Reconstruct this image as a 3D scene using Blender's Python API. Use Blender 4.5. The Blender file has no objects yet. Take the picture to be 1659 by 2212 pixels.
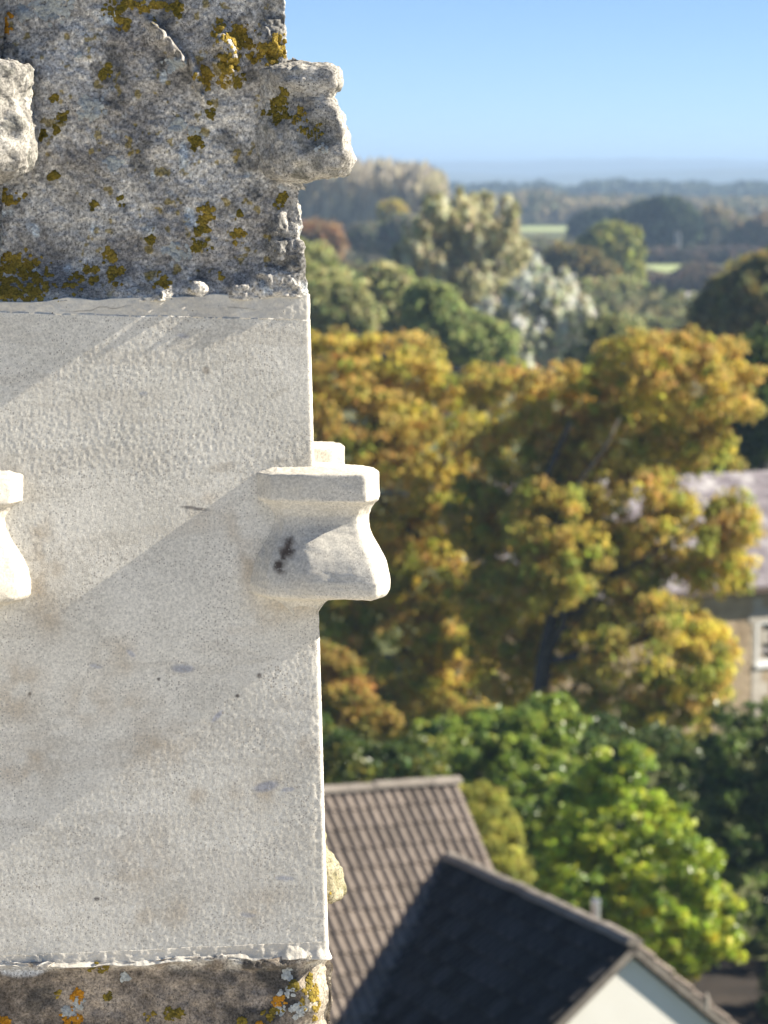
import bpy, math, random
import numpy as np
R = math.radians
random.seed(7)
rng = np.random.default_rng(11)
scene = bpy.context.scene
COL = scene.collection

# ------------------------------------------------------------------ camera
CAM_Z = 14.0
PITCH = R(5.68)
FPX = 7400.0            # focal length in units of a 1659 x 2212 frame
cam_d = bpy.data.cameras.new('camera')
cam = bpy.data.objects.new('camera', cam_d)
COL.objects.link(cam)
cam.location = (0, 0, CAM_Z)
cam.rotation_euler = (math.pi / 2 - PITCH, 0, 0)
cam_d.sensor_fit = 'VERTICAL'
cam_d.sensor_height = 36.0
cam_d.sensor_width = 27.0
cam_d.lens = 36.0 * FPX / 2212.0
cam_d.clip_start = 0.05
cam_d.clip_end = 60000
cam_d.dof.use_dof = True
cam_d.dof.focus_distance = 3.9
cam_d.dof.aperture_fstop = 13.5
scene.camera = cam

# ------------------------------------------------------------------ sky, sun, exposure
SUN_EL, SUN_AZ = R(33.5), R(4.6)      # azimuth measured from +X towards +Y
world = bpy.data.worlds.new('World')
scene.world = world
world.use_nodes = True
wn = world.node_tree
wn.nodes.clear()
sky = wn.nodes.new('ShaderNodeTexSky')
sky.sky_type = 'NISHITA'
sky.sun_disc = False
sky.sun_elevation = SUN_EL
sky.sun_rotation = math.pi / 2 - SUN_AZ
sky.altitude = 0
sky.air_density = 0.42
sky.dust_density = 0.0
sky.ozone_density = 4.5
bg = wn.nodes.new('ShaderNodeBackground')
bg.inputs['Strength'].default_value = 0.056
wo = wn.nodes.new('ShaderNodeOutputWorld')
wn.links.new(sky.outputs[0], bg.inputs['Color'])
wn.links.new(bg.outputs[0], wo.inputs['Surface'])
sun_d = bpy.data.lights.new('sun', 'SUN')
sun = bpy.data.objects.new('sun', sun_d)
COL.objects.link(sun)
sun_d.energy = 4.3
sun_d.angle = R(0.5)
sun_d.color = (1.0, 0.93, 0.80)
sun.rotation_euler = (0, math.pi / 2 - SUN_EL, SUN_AZ)
sun.location = (30, 0, 40)
scene.view_settings.view_transform = 'Standard'
scene.view_settings.look = 'None'
scene.view_settings.gamma = 1.0
scene.view_settings.use_curve_mapping = False
scene.view_settings.exposure = 1.48
scene.render.engine = 'CYCLES'
scene.cycles.use_denoising = True
scene.cycles.max_bounces = 10
scene.cycles.diffuse_bounces = 8
scene.cycles.transparent_max_bounces = 8

# ------------------------------------------------------------------ helpers
def ray(px, py):
    cx, cy = (px - 829.5) / FPX, (1106 - py) / FPX
    c, s = math.cos(PITCH), math.sin(PITCH)
    return np.array([cx, c + cy * s, -s + cy * c])
def at(px, py, D):                       # point on a sight line at ground distance D
    d = ray(px, py)
    return np.array([0, 0, CAM_Z]) + d * (D / d[1])
def onz(px, py, z):                      # point on a sight line at height z
    d = ray(px, py)
    return np.array([0, 0, CAM_Z]) + d * ((z - CAM_Z) / d[2])

def tag(o, label=None, cat=None, group=None, kind=None):
    if label: o['label'] = label
    if cat: o['category'] = cat
    if group: o['group'] = group
    if kind: o['kind'] = kind
    return o
def empty(name, loc=(0, 0, 0), rz=0.0, parent=None):
    o = bpy.data.objects.new(name, None)
    o.empty_display_size = 0.2
    COL.objects.link(o)
    o.location = loc
    o.rotation_euler = (0, 0, rz)
    if parent: o.parent = parent
    return o
def np_mesh(name, V, Q, mats, col=None, smooth=False, tris=None):
    """V (n,3); Q (m,4) quads; optional tris (k,3); col (n,3) linear vertex colour"""
    me = bpy.data.meshes.new(name)
    V = np.asarray(V, dtype=np.float32)
    Q = np.asarray(Q, dtype=np.int32).reshape(-1, 4)
    T = np.asarray(tris if tris is not None else [], dtype=np.int32).reshape(-1, 3)
    me.vertices.add(len(V))
    me.vertices.foreach_set('co', V.ravel())
    me.loops.add(Q.size + T.size)
    me.loops.foreach_set('vertex_index', np.concatenate([Q.ravel(), T.ravel()]))
    me.polygons.add(len(Q) + len(T))
    st = np.concatenate([np.arange(len(Q)) * 4, Q.size + np.arange(len(T)) * 3]).astype(np.int32)
    me.polygons.foreach_set('loop_start', st)
    me.polygons.foreach_set('use_smooth', np.full(len(Q) + len(T), smooth, dtype=bool))
    me.update(calc_edges=True)
    if col is not None:
        a = me.color_attributes.new('Col', 'FLOAT_COLOR', 'POINT')
        c4 = np.ones((len(V), 4), dtype=np.float32)
        c4[:, :3] = col
        a.data.foreach_set('color', c4.ravel())
    for m in (mats if isinstance(mats, (list, tuple)) else [mats]):
        me.materials.append(m)
    return me
def obj(name, me, parent=None, loc=None, rot=None):
    o = bpy.data.objects.new(name, me)
    COL.objects.link(o)
    if parent: o.parent = parent
    if loc is not None: o.location = loc
    if rot is not None: o.rotation_euler = rot
    return o
class MB:
    """collects plain solids as one mesh"""
    def __init__(s): s.v, s.q, s.t = [], [], []
    def hexa(s, p):                       # 8 points: bottom 4 ccw, top 4 ccw
        b = len(s.v); s.v += [tuple(x) for x in p]
        for f in ((3, 2, 1, 0), (4, 5, 6, 7), (0, 1, 5, 4), (1, 2, 6, 5), (2, 3, 7, 6), (3, 0, 4, 7)):
            s.q.append([b + i for i in f])
        return s
    def box(s, x0, x1, y0, y1, z0, z1):
        return s.hexa([(x0, y0, z0), (x1, y0, z0), (x1, y1, z0), (x0, y1, z0),
                       (x0, y0, z1), (x1, y0, z1), (x1, y1, z1), (x0, y1, z1)])
    def prism(s, poly, d):                # poly: list of 3D points, d: thickness vector
        n = len(poly); b = len(s.v); d = np.array(d)
        s.v += [tuple(p) for p in poly] + [tuple(np.array(p) + d) for p in poly]
        for i in range(n):
            j = (i + 1) % n
            s.q.append([b + i, b + j, b + n + j, b + n + i])
        for i in range(1, n - 1):
            s.t.append([b, b + i + 1, b + i]); s.t.append([b + n, b + n + i, b + n + i + 1])
        return s
    def tube(s, pts, rad, k=8):
        pts = [np.array(p, float) for p in pts]
        b = len(s.v)
        for i, p in enumerate(pts):
            t = pts[min(i + 1, len(pts) - 1)] - pts[max(i - 1, 0)]
            t /= np.linalg.norm(t) + 1e-9
            a = np.cross(t, (0.3, 0.9, 0.2)); a /= np.linalg.norm(a) + 1e-9
            c = np.cross(t, a)
            for j in range(k):
                w = 2 * math.pi * j / k
                s.v.append(tuple(p + rad[i] * (math.cos(w) * a + math.sin(w) * c)))
        for i in range(len(pts) - 1):
            for j in range(k):
                s.q.append([b + i * k + j, b + i * k + (j + 1) % k, b + (i + 1) * k + (j + 1) % k, b + (i + 1) * k + j])
        for r in (0, len(pts) - 1):
            c = len(s.v); s.v.append(tuple(pts[r]))
            for j in range(k):
                s.t.append([c, b + r * k + (j + 1) % k, b + r * k + j] if r == 0 else [c, b + r * k + j, b + r * k + (j + 1) % k])
        return s
    def mesh(s, name, mat, smooth=False):
        return np_mesh(name, np.array(s.v), np.array(s.q) if s.q else np.zeros((0, 4)), mat, tris=s.t, smooth=smooth)
    def build(s, name, mat, parent=None, smooth=False, loc=None, rot=None):
        return obj(name, s.mesh(name, mat, smooth), parent, loc, rot)

# vectorised value noise
_perm = rng.permutation(4096).astype(np.int64)
_val = rng.random(4096)
def vnoise(P):
    P = np.asarray(P, float)
    I = np.floor(P).astype(np.int64); F = P - I
    F = F * F * F * (F * (F * 6 - 15) + 10)
    def h(a, b, c): return _val[_perm[(_perm[(_perm[(a) & 4095] + b) & 4095] + c) & 4095]]
    x, y, z = I[..., 0], I[..., 1], I[..., 2]; u, v, w = F[..., 0], F[..., 1], F[..., 2]
    c00 = h(x, y, z) * (1 - u) + h(x + 1, y, z) * u
    c10 = h(x, y + 1, z) * (1 - u) + h(x + 1, y + 1, z) * u
    c01 = h(x, y, z + 1) * (1 - u) + h(x + 1, y, z + 1) * u
    c11 = h(x, y + 1, z + 1) * (1 - u) + h(x + 1, y + 1, z + 1) * u
    return ((c00 * (1 - v) + c10 * v) * (1 - w) + (c01 * (1 - v) + c11 * v) * w) * 2 - 1
def fbm(P, size, octv=3, seed=0.0, gain=0.5):
    P = np.asarray(P, float) / size + seed
    o = 0; a = 1.0
    for _ in range(octv):
        o = o + a * vnoise(P); P = P * 2.03 + 17.3; a *= gain
    return o
def sstep(a, b, x):
    t = np.clip((x - a) / (b - a), 0, 1); return t * t * (3 - 2 * t)

# ------------------------------------------------------------------ materials
def new_mat(name):
    m = bpy.data.materials.new(name); m.use_nodes = True
    nt = m.node_tree
    return m, nt, nt.nodes['Principled BSDF']
def nd(nt, t, **kw):
    n = nt.nodes.new(t)
    for k, v in kw.items():
        if k in n.inputs.keys(): n.inputs[k].default_value = v
        else: setattr(n, k, v)
    return n
def noise_mat(name, c1, c2, scale=8.0, rough=0.9, bump=0.0, bscale=40.0, detail=5.0, spec=0.3, objrand=0.0, bdist=0.01):
    m, nt, b = new_mat(name)
    tc = nd(nt, 'ShaderNodeTexCoord')
    n = nd(nt, 'ShaderNodeTexNoise', Scale=scale, Detail=detail, Roughness=0.6)
    nt.links.new(tc.outputs['Object'], n.inputs['Vector'])
    cr = nd(nt, 'ShaderNodeValToRGB')
    cr.color_ramp.elements[0].position = 0.3; cr.color_ramp.elements[1].position = 0.7
    cr.color_ramp.elements[0].color = (*c1, 1); cr.color_ramp.elements[1].color = (*c2, 1)
    nt.links.new(n.outputs['Fac'], cr.inputs[0])
    out = cr.outputs[0]
    if objrand > 0:
        oi = nd(nt, 'ShaderNodeObjectInfo')
        mp = nd(nt, 'ShaderNodeMapRange')
        mp.inputs['To Min'].default_value = 1 - objrand; mp.inputs['To Max'].default_value = 1 + objrand
        nt.links.new(oi.outputs['Random'], mp.inputs[0])
        hs = nd(nt, 'ShaderNodeHueSaturation')
        nt.links.new(mp.outputs[0], hs.inputs['Value']); nt.links.new(out, hs.inputs['Color'])
        out = hs.outputs[0]
    nt.links.new(out, b.inputs['Base Color'])
    b.inputs['Roughness'].default_value = rough
    b.inputs['Specular IOR Level'].default_value = spec
    if bump > 0:
        n2 = nd(nt, 'ShaderNodeTexNoise', Scale=bscale, Detail=6.0)
        nt.links.new(tc.outputs['Object'], n2.inputs['Vector'])
        bp = nd(nt, 'ShaderNodeBump', Strength=bump, Distance=bdist)
        nt.links.new(n2.outputs['Fac'], bp.inputs['Height']); nt.links.new(bp.outputs[0], b.inputs['Normal'])
    return m
def stone_mat(name, grain, speck, bump, bscale, dark=(0.16, 0.14, 0.12), omax=0.42):
    """vertex colour x fine grain, small dark ooliths, fine relief"""
    m, nt, b = new_mat(name)
    tc = nd(nt, 'ShaderNodeTexCoord')
    at_ = nd(nt, 'ShaderNodeAttribute', attribute_name='Col')
    n = nd(nt, 'ShaderNodeTexNoise', Scale=330.0, Detail=4.0, Roughness=0.75)
    nt.links.new(tc.outputs['Object'], n.inputs['Vector'])
    mp = nd(nt, 'ShaderNodeMapRange')
    mp.inputs['From Min'].default_value = 0.3; mp.inputs['From Max'].default_value = 0.7
    mp.inputs['To Min'].default_value = 1 - grain; mp.inputs['To Max'].default_value = 1 + grain
    nt.links.new(n.outputs['Fac'], mp.inputs[0])
    mul = nd(nt, 'ShaderNodeVectorMath', operation='MULTIPLY')
    nt.links.new(at_.outputs['Color'], mul.inputs[0]); nt.links.new(mp.outputs[0], mul.inputs[1])
    vo = nd(nt, 'ShaderNodeTexVoronoi', Scale=380.0, Randomness=1.0)
    nt.links.new(tc.outputs['Object'], vo.inputs['Vector'])
    sz = nd(nt, 'ShaderNodeMapRange')
    sp_ = nd(nt, 'ShaderNodeSeparateColor'); nt.links.new(vo.outputs['Color'], sp_.inputs[0]); nt.links.new(sp_.outputs[0], sz.inputs[0])
    sz.inputs['From Min'].default_value = 1 - speck; sz.inputs['From Max'].default_value = 1.0
    sz.inputs['To Min'].default_value = 0.0; sz.inputs['To Max'].default_value = omax
    lt = nd(nt, 'ShaderNodeMath', operation='LESS_THAN')
    n3 = nd(nt, 'ShaderNodeTexNoise', Scale=22.0, Detail=3.0)
    nt.links.new(tc.outputs['Object'], n3.inputs['Vector'])
    md = nd(nt, 'ShaderNodeMapRange'); md.inputs['From Min'].default_value = 0.32; md.inputs['From Max'].default_value = 0.62
    md.inputs['To Min'].default_value = 0.35; md.inputs['To Max'].default_value = 1.0
    nt.links.new(n3.outputs['Fac'], md.inputs[0])
    mm = nd(nt, 'ShaderNodeMath', operation='MULTIPLY'); nt.links.new(sz.outputs[0], mm.inputs[0]); nt.links.new(md.outputs[0], mm.inputs[1])
    nt.links.new(vo.outputs['Distance'], lt.inputs[0]); nt.links.new(mm.outputs[0], lt.inputs[1])
    mx = nd(nt, 'ShaderNodeMix', data_type='RGBA')
    nt.links.new(lt.outputs[0], mx.inputs['Factor'])
    nt.links.new(mul.outputs[0], mx.inputs['A'])
    mx.inputs['B'].default_value = (*dark, 1)
    nt.links.new(mx.outputs['Result'], b.inputs['Base Color'])
    b.inputs['Roughness'].default_value = 0.95
    b.inputs['Specular IOR Level'].default_value = 0.15
    n2 = nd(nt, 'ShaderNodeTexNoise', Scale=bscale, Detail=5.0, Roughness=0.65)
    nt.links.new(tc.outputs['Object'], n2.inputs['Vector'])
    bp = nd(nt, 'ShaderNodeBump', Strength=bump, Distance=0.0012)
    nt.links.new(n2.outputs['Fac'], bp.inputs['Height']); nt.links.new(bp.outputs[0], b.inputs['Normal'])
    return m
def leaf_mat(name, rough=0.55, spec=0.3, trans=0.3):
    m, nt, b = new_mat(name)
    a = nd(nt, 'ShaderNodeAttribute', attribute_name='Col')
    nt.links.new(a.outputs['Color'], b.inputs['Base Color'])
    b.inputs['Roughness'].default_value = rough
    b.inputs['Specular IOR Level'].default_value = spec
    tr = nd(nt, 'ShaderNodeBsdfTranslucent')
    nt.links.new(a.outputs['Color'], tr.inputs['Color'])
    mx = nd(nt, 'ShaderNodeMixShader'); mx.inputs[0].default_value = trans
    out = nt.nodes['Material Output']
    nt.links.new(b.outputs[0], mx.inputs[1]); nt.links.new(tr.outputs[0], mx.inputs[2])
    nt.links.new(mx.outputs[0], out.inputs['Surface'])
    return m
def plain(name, c, rough=0.8, metal=0.0, spec=0.4):
    m, nt, b = new_mat(name)
    tc = nd(nt, 'ShaderNodeTexCoord')
    n = nd(nt, 'ShaderNodeTexNoise', Scale=3.0, Detail=5.0)
    nt.links.new(tc.outputs['Object'], n.inputs['Vector'])
    mp = nd(nt, 'ShaderNodeMapRange'); mp.inputs['To Min'].default_value = 0.88; mp.inputs['To Max'].default_value = 1.08
    nt.links.new(n.outputs['Fac'], mp.inputs[0])
    hs = nd(nt, 'ShaderNodeHueSaturation'); hs.inputs['Color'].default_value = (*c, 1)
    nt.links.new(mp.outputs[0], hs.inputs['Value']); nt.links.new(hs.outputs[0], b.inputs['Base Color'])
    b.inputs['Roughness'].default_value = rough; b.inputs['Metallic'].default_value = metal
    b.inputs['Specular IOR Level'].default_value = spec
    return m
M = {}
M['new_stone'] = stone_mat('new_limestone', 0.30, 0.90, 0.36, 700.0, (0.42, 0.38, 0.325), 0.46)
M['old_stone'] = stone_mat('weathered_limestone', 0.75, 0.45, 1.0, 300.0, (0.10, 0.095, 0.085))
M['mortar'] = stone_mat('lime_mortar', 0.12, 0.06, 0.6, 300.0, (0.2, 0.18, 0.15))
M['lichen'] = stone_mat('lichen_crust', 0.35, 0.0, 0.6, 500.0)
M['leaf'] = leaf_mat('autumn_leaf', 0.6, 0.25, 0.55)
M['pale_leaf'] = leaf_mat('poplar_leaf', 0.6, 0.25, 0.6)
M['gloss_leaf'] = leaf_mat('evergreen_leaf', 0.32, 0.45, 0.42)
M['bark'] = noise_mat('bark', (0.05, 0.042, 0.036), (0.13, 0.11, 0.09), 6.0, 0.95, 0.5, 20.0)
M['tile_pale'] = noise_mat('concrete_tile', (0.15, 0.122, 0.10), (0.28, 0.23, 0.19), 9.0, 0.95, 0.5, 60.0, objrand=0.22)
M['tile_dark'] = noise_mat('shade_dark_tile', (0.020, 0.019, 0.021), (0.075, 0.068, 0.064), 7.0, 0.95, 0.5, 60.0, objrand=0.5)  # same roof tile, with the sunless slope's shade put into its colour
M['render_wall'] = noise_mat('white_render', (0.80, 0.765, 0.69), (0.86, 0.83, 0.755), 1.6, 0.9, 0.25, 120.0)
M['ridge'] = noise_mat('ridge_tile', (0.17, 0.145, 0.12), (0.32, 0.28, 0.235), 8.0, 0.95, 0.4, 50.0, objrand=0.2)
M['steel'] = plain('galvanised_steel', (0.62, 0.64, 0.66), 0.35, 0.85)
M['white_paint'] = plain('white_paint', (0.80, 0.80, 0.78), 0.5)
M['glass'] = plain('window_glass', (0.012, 0.014, 0.018), 0.08, 0.0, 0.6)
M['blind'] = plain('blind_slat', (0.42, 0.38, 0.38), 0.6)
M['cotswold'] = noise_mat('rubble_stone', (0.26, 0.19, 0.12), (0.52, 0.41, 0.28), 2.2, 0.95, 0.8, 9.0, bdist=0.05)
M['quoin'] = noise_mat('quoin_stone', (0.40, 0.35, 0.29), (0.55, 0.50, 0.43), 3.0, 0.95, 0.5, 20.0, objrand=0.12)
M['timber'] = plain('brown_timber', (0.10, 0.07, 0.05), 0.8)
M['lead'] = noise_mat('bounce_lead_roof', (0.66, 0.64, 0.60), (0.76, 0.73, 0.68), 1.5, 0.6, 0.2, 8.0)  # paler than lead, so the unseen roof bounces light upward
M['tower'] = noise_mat('tower_ashlar', (0.36, 0.32, 0.25), (0.52, 0.47, 0.38), 2.0, 0.95, 0.5, 18.0)

def proj(p):
    v = np.array(p, float) - np.array([0, 0, CAM_Z])
    c, s = math.cos(PITCH), math.sin(PITCH)
    f = v[1] * c - v[2] * s; u = v[1] * s + v[2] * c
    return 829.5 + FPX * v[0] / f, 1106 - FPX * u / f

# ------------------------------------------------------------------ ground, fields, hills
def ground_material():
    m, nt, b = new_mat('grass_and_fields')
    tc = nd(nt, 'ShaderNodeTexCoord')
    n1 = nd(nt, 'ShaderNodeTexNoise', Scale=0.006, Detail=6.0, Roughness=0.6)
    n2 = nd(nt, 'ShaderNodeTexNoise', Scale=0.6, Detail=6.0)
    cr = nd(nt, 'ShaderNodeValToRGB')
    e = cr.color_ramp.elements
    e[0].position = 0.35; e[0].color = (0.10, 0.12, 0.045, 1)
    e[1].position = 0.62; e[1].color = (0.24, 0.19, 0.11, 1)
    x = e.new(0.5); x.color = (0.16, 0.17, 0.07, 1)
    mx = nd(nt, 'ShaderNodeMix', data_type='RGBA', blend_type='MULTIPLY'); mx.inputs['Factor'].default_value = 0.5
    nt.links.new(tc.outputs['Object'], n1.inputs['Vector']); nt.links.new(tc.outputs['Object'], n2.inputs['Vector'])
    nt.links.new(n1.outputs['Fac'], cr.inputs[0])
    nt.links.new(cr.outputs[0], mx.inputs['A']); nt.links.new(n2.outputs['Fac'], mx.inputs['B'])
    nt.links.new(mx.outputs['Result'], b.inputs['Base Color'])
    b.inputs['Roughness'].default_value = 1.0; b.inputs['Specular IOR Level'].default_value = 0.1
    return m
M['ground'] = ground_material()
g = obj('ground', np_mesh('ground', [(-9000, -400, 0), (9000, -400, 0), (9000, 13500, 0), (-9000, 13500, 0)], [[0, 1, 2, 3]], M['ground']))
tag(g, kind='structure')
M['meadow'] = noise_mat('meadow_grass', (0.30, 0.36, 0.14), (0.40, 0.44, 0.20), 0.05, 1.0)
M['stubble'] = noise_mat('stubble', (0.36, 0.27, 0.19), (0.46, 0.36, 0.26), 0.06, 1.0)
M['gravel'] = noise_mat('pale_yard', (0.40, 0.36, 0.35), (0.48, 0.44, 0.43), 0.2, 1.0)
M['soil'] = noise_mat('shade_dark_soil', (0.022, 0.017, 0.013), (0.05, 0.038, 0.028), 1.5, 1.0, 0.5, 6.0)  # brown soil, darkened to stand in for the deep shade there
def field(name, quad_px, z, mat):
    V = [onz(x, y, 0) for x, y in quad_px]
    V = [(v[0], v[1], z) for v in V]
    o = obj(name, np_mesh(name, V, [[0, 1, 2, 3]], mat)); tag(o, kind='structure'); return o
field('yard', [(1385, 668), (1560, 668), (1540, 628), (1395, 624)], 0.05, M['gravel'])
field('meadow', [(1380, 590), (1530, 590), (1520, 568), (1385, 566)], 0.05, M['meadow'])
field('stubble_field', [(1360, 612), (1640, 612), (1600, 592), (1380, 592)], 0.05, M['stubble'])
field('meadow', [(1110, 500), (1230, 500), (1225, 490), (1115, 490)], 0.05, M['meadow'])
field('meadow', [(760, 585), (930, 585), (900, 562), (780, 560)], 0.05, M['meadow'])
field('stubble_field', [(740, 556), (900, 556), (880, 538), (760, 538)], 0.05, M['stubble'])
field('garden', [(1100, 2600), (1700, 2600), (1690, 2075), (1330, 2075)], 0.012, M['soil'])

def hills(name, dist, base_px, prof, mat, x0, x1, depth):
    xs = np.linspace(x0, x1, 260)
    V, Q = [], []
    for i, x in enumerate(xs):
        t = np.interp(x, [p[0] for p in prof], [p[1] for p in prof])
        t += 1.6 * float(fbm(np.array([[x, 0, base_px]]), 60.0, 4, 3.1)[0])
        top = at(x, t, dist)
        hgt = max(top[2], 3.0)
        w = top[0]
        for (dy, k) in ((-depth, 0.0), (-depth * 0.6, 0.35), (-depth * 0.25, 0.8), (0, 1.0), (depth * 0.5, 0.6), (depth, 0.0)):
            V.append((w * (dist + dy) / dist, dist + dy, hgt * k + (0.02 if k == 0 else 0)))
    for i in range(len(xs) - 1):
        for j in range(5):
            Q.append([i * 6 + j, (i + 1) * 6 + j, (i + 1) * 6 + j + 1, i * 6 + j + 1])
    o = obj(name, np_mesh(name, V, Q, mat, smooth=True)); tag(o, kind='structure'); return o
M['hill'] = noise_mat('far_hillside', (0.04, 0.055, 0.03), (0.12, 0.12, 0.06), 0.004, 1.0)
hills('hills', 6800, 345, [(0, 352), (700, 352), (900, 349), (1100, 347), (1300, 343), (1420, 342), (1560, 345), (1700, 346), (2400, 350)], M['hill'], 0, 1900, 1500)
hills('hills', 4600, 372, [(0, 374), (900, 372), (1150, 378), (1300, 371), (1500, 366), (1700, 362), (2400, 366)], M['hill'], 0, 1900, 700)

# ------------------------------------------------------------------ haze
hm = bpy.data.materials.new('haze_air'); hm.use_nodes = True
hn = hm.node_tree; hn.nodes.clear()
pv = hn.nodes.new('ShaderNodeVolumePrincipled')
pv.inputs['Color'].default_value = (0.52, 0.73, 1.0, 1)
pv.inputs['Density'].default_value = 0.00032
pv.inputs['Anisotropy'].default_value = 0.1
ho = hn.nodes.new('ShaderNodeOutputMaterial')
hn.links.new(pv.outputs[0], ho.inputs['Volume'])
hz = MB().box(-9500, 9500, -600, 14000, -1.0, 42.0).build('haze', hm)
tag(hz, 'thin pale blue haze lying over the valley', 'haze', kind='stuff')

# ------------------------------------------------------------------ bungalow with tiled roofs
from mathutils import Matrix, Vector
def tile_mesh(name, mat, w=0.30, L=0.42):
    xs = [0, 0.022, 0.042, 0.075, 0.108, 0.128, 0.15]
    hs = [0, 0.0, 0.030, 0.042, 0.030, 0.0, 0]
    X = xs + [x + 0.15 for x in xs[1:]]; Hh = hs + hs[1:]
    n = len(X)
    V = []
    for x, h in zip(X, Hh): V.append((x, 0, h + 0.040))         # tail (lower end), raised on the row below
    for x, h in zip(X, Hh): V.append((x, L, h + 0.004))         # head
    for x, h in zip(X, Hh): V.append((x, 0, h * 0.75 + 0.000))   # underside of the tail edge
    Q = []
    for i in range(n - 1):
        Q.append([i, i + 1, n + i + 1, n + i])
        Q.append([2 * n + i, 2 * n + i + 1, i + 1, i])
    return np_mesh(name, V, Q, mat)
def slope_frame(O, a, w):
    a = np.array(a, float); w = np.array(w, float); n = np.cross(a, -w); n /= np.linalg.norm(n)
    if n[2] < 0: n = -n
    m = Matrix(((a[0], -w[0], n[0], O[0]), (a[1], -w[1], n[1], O[1]), (a[2], -w[2], n[2], O[2]), (0, 0, 0, 1)))
    return m, n
GAUGE = 0.345
ridge_z = CAM_Z - 48.0 * 0.1796
house = empty('bungalow', (0, 47, 0))
tag(house, 'bungalow with grey brown pantiled roofs and a white rendered gable below the pinnacle', 'house')
def under(o, parent):
    """parent while keeping the place in the world"""
    o.parent = parent
    o.matrix_parent_inverse = Matrix.Translation(parent.matrix_basis.translation).inverted() if parent.type == 'EMPTY' else Matrix.Identity(4)
    return o
TP = math.tan(R(40)); CP, SP = math.cos(R(40)), math.sin(R(40))
am = np.array([math.cos(R(23.5)), math.sin(R(23.5)), 0]); sm = np.array([math.sin(R(23.5)), -math.cos(R(23.5)), 0])
Rm = onz(985, 1694, ridge_z); Rm_l = Rm - am * 7.5
wm = sm * CP + np.array([0, 0, -SP]); wmb = -sm * CP + np.array([0, 0, -SP])
half_m = 3.75
def slab(Oa, Ob, w, L, th=0.10):
    n = np.cross(Ob - Oa, w); n /= np.linalg.norm(n)
    if n[2] < 0: n = -n
    return [Oa - n * th, Ob - n * th, Ob + w * L - n * th, Oa + w * L - n * th, Oa, Ob, Ob + w * L, Oa + w * L]
Lm = half_m / CP
main_roof = under(MB().hexa(slab(Rm_l, Rm, wm, Lm)).hexa(slab(Rm_l, Rm, wmb, Lm)).build('main_roof', M['tile_dark']), house)
# wing
A0 = onz(1370, 2043, ridge_z - 0.85); J0 = onz(952, 1850, ridge_z - 0.85)
dw = A0 - J0; dw[2] = 0; wing_len = np.linalg.norm(dw); dw /= wing_len
lw = np.array([dw[1], -dw[0], 0])           # right side looking along the ridge towards us
lw = -lw if lw[0] > 0 else lw               # lw: horizontal direction of the left slope
half_w = 2.7
wl = lw * CP + np.array([0, 0, -SP]); wr = -lw * CP + np.array([0, 0, -SP])
Jb = J0 - dw * 0.6
Lw = half_w / CP
wing_roof = under(MB().hexa(slab(Jb, A0, wl, Lw)).hexa(slab(Jb, A0, wr, Lw)).build('wing_roof', M['tile_dark']), house)
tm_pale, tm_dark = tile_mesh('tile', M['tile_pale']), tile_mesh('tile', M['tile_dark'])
def main_h(p):   # height of the main front slope above p's plan position
    s = np.dot(p[:2] - Rm[:2], sm[:2]); return Rm[2] - TP * s
def wing_h(p):
    s = abs(np.dot(p[:2] - J0[:2], lw[:2])); return A0[2] - TP * s
def lay_tiles(roof, O, a, w, ncol, nrow, me, skip, keep_all=False):
    V0 = np.array([v.co[:] for v in me.vertices]); Q0 = np.array([p.vertices[:] for p in me.polygons])
    SV, SQ = [], []
    for r in range(nrow):
        for c in range(ncol):
            o0 = O + a * (c * 0.30 + random.uniform(-.004, .004)) + w * ((r + 1) * GAUGE + random.uniform(-.008, .008))
            cen = o0 + a * 0.15 - w * 0.2
            if skip(cen): continue
            mt, n = slope_frame(o0, a, w)
            mt = mt @ Matrix.Rotation(random.uniform(-.006, .006), 4, 'X') @ Matrix.Rotation(random.uniform(-.006, .006), 4, 'Z')
            x, y = proj(cen)
            if 690 < x < 1700 and y < 2235:
                t = obj('tile', me, roof); t.matrix_basis = mt
            else:
                Mn = np.array(mt)
                SQ.append(Q0 + len(SV) * len(V0)); SV.append(V0 @ Mn[:3, :3].T + Mn[:3, 3])
    if SV:
        s = obj('tiles', np_mesh('tiles', np.concatenate(SV), np.concatenate(SQ), me.materials[0]), roof); tag(s, kind='stuff')
n_up = 0.012
nm = slope_frame(Rm, am, wm)[1]; nl = slope_frame(J0, dw, wl)[1]; nr = slope_frame(J0, dw, wr)[1]
lay_tiles(main_roof, Rm - am * 0.30 * 24 + nm * n_up, am, wm, 24, 13, tm_pale, lambda p: p[2] < wing_h(p) - 0.45 and np.dot(p[:2] - J0[:2], dw[:2]) > -0.5)
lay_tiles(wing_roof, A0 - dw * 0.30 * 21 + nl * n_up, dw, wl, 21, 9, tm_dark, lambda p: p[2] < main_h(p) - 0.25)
lay_tiles(wing_roof, A0 + nr * n_up, -dw, wr, 21, 9, tm_pale, lambda p: p[2] < main_h(p) - 0.25)
def ridge_me():
    V, Q = [], []
    k = 7
    for (y, s) in ((0, 1.0), (0.44, 0.93)):
        for j in range(k):
            t = math.pi * (j / (k - 1)); V.append((math.cos(t) * 0.125 * s, y, math.sin(t) * 0.095 * s))
    for j in range(k - 1): Q.append([j, j + 1, k + j + 1, k + j])
    V.append((0, 0, -0.02)); V.append((0, 0.44, -0.02))
    T = [[2 * k, j + 1, j] for j in range(k - 1)] + [[2 * k + 1, k + j, k + j + 1] for j in range(k - 1)]
    return np_mesh('ridge_tile', V, Q, M['ridge'], tris=T)
rme = ridge_me()
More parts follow.
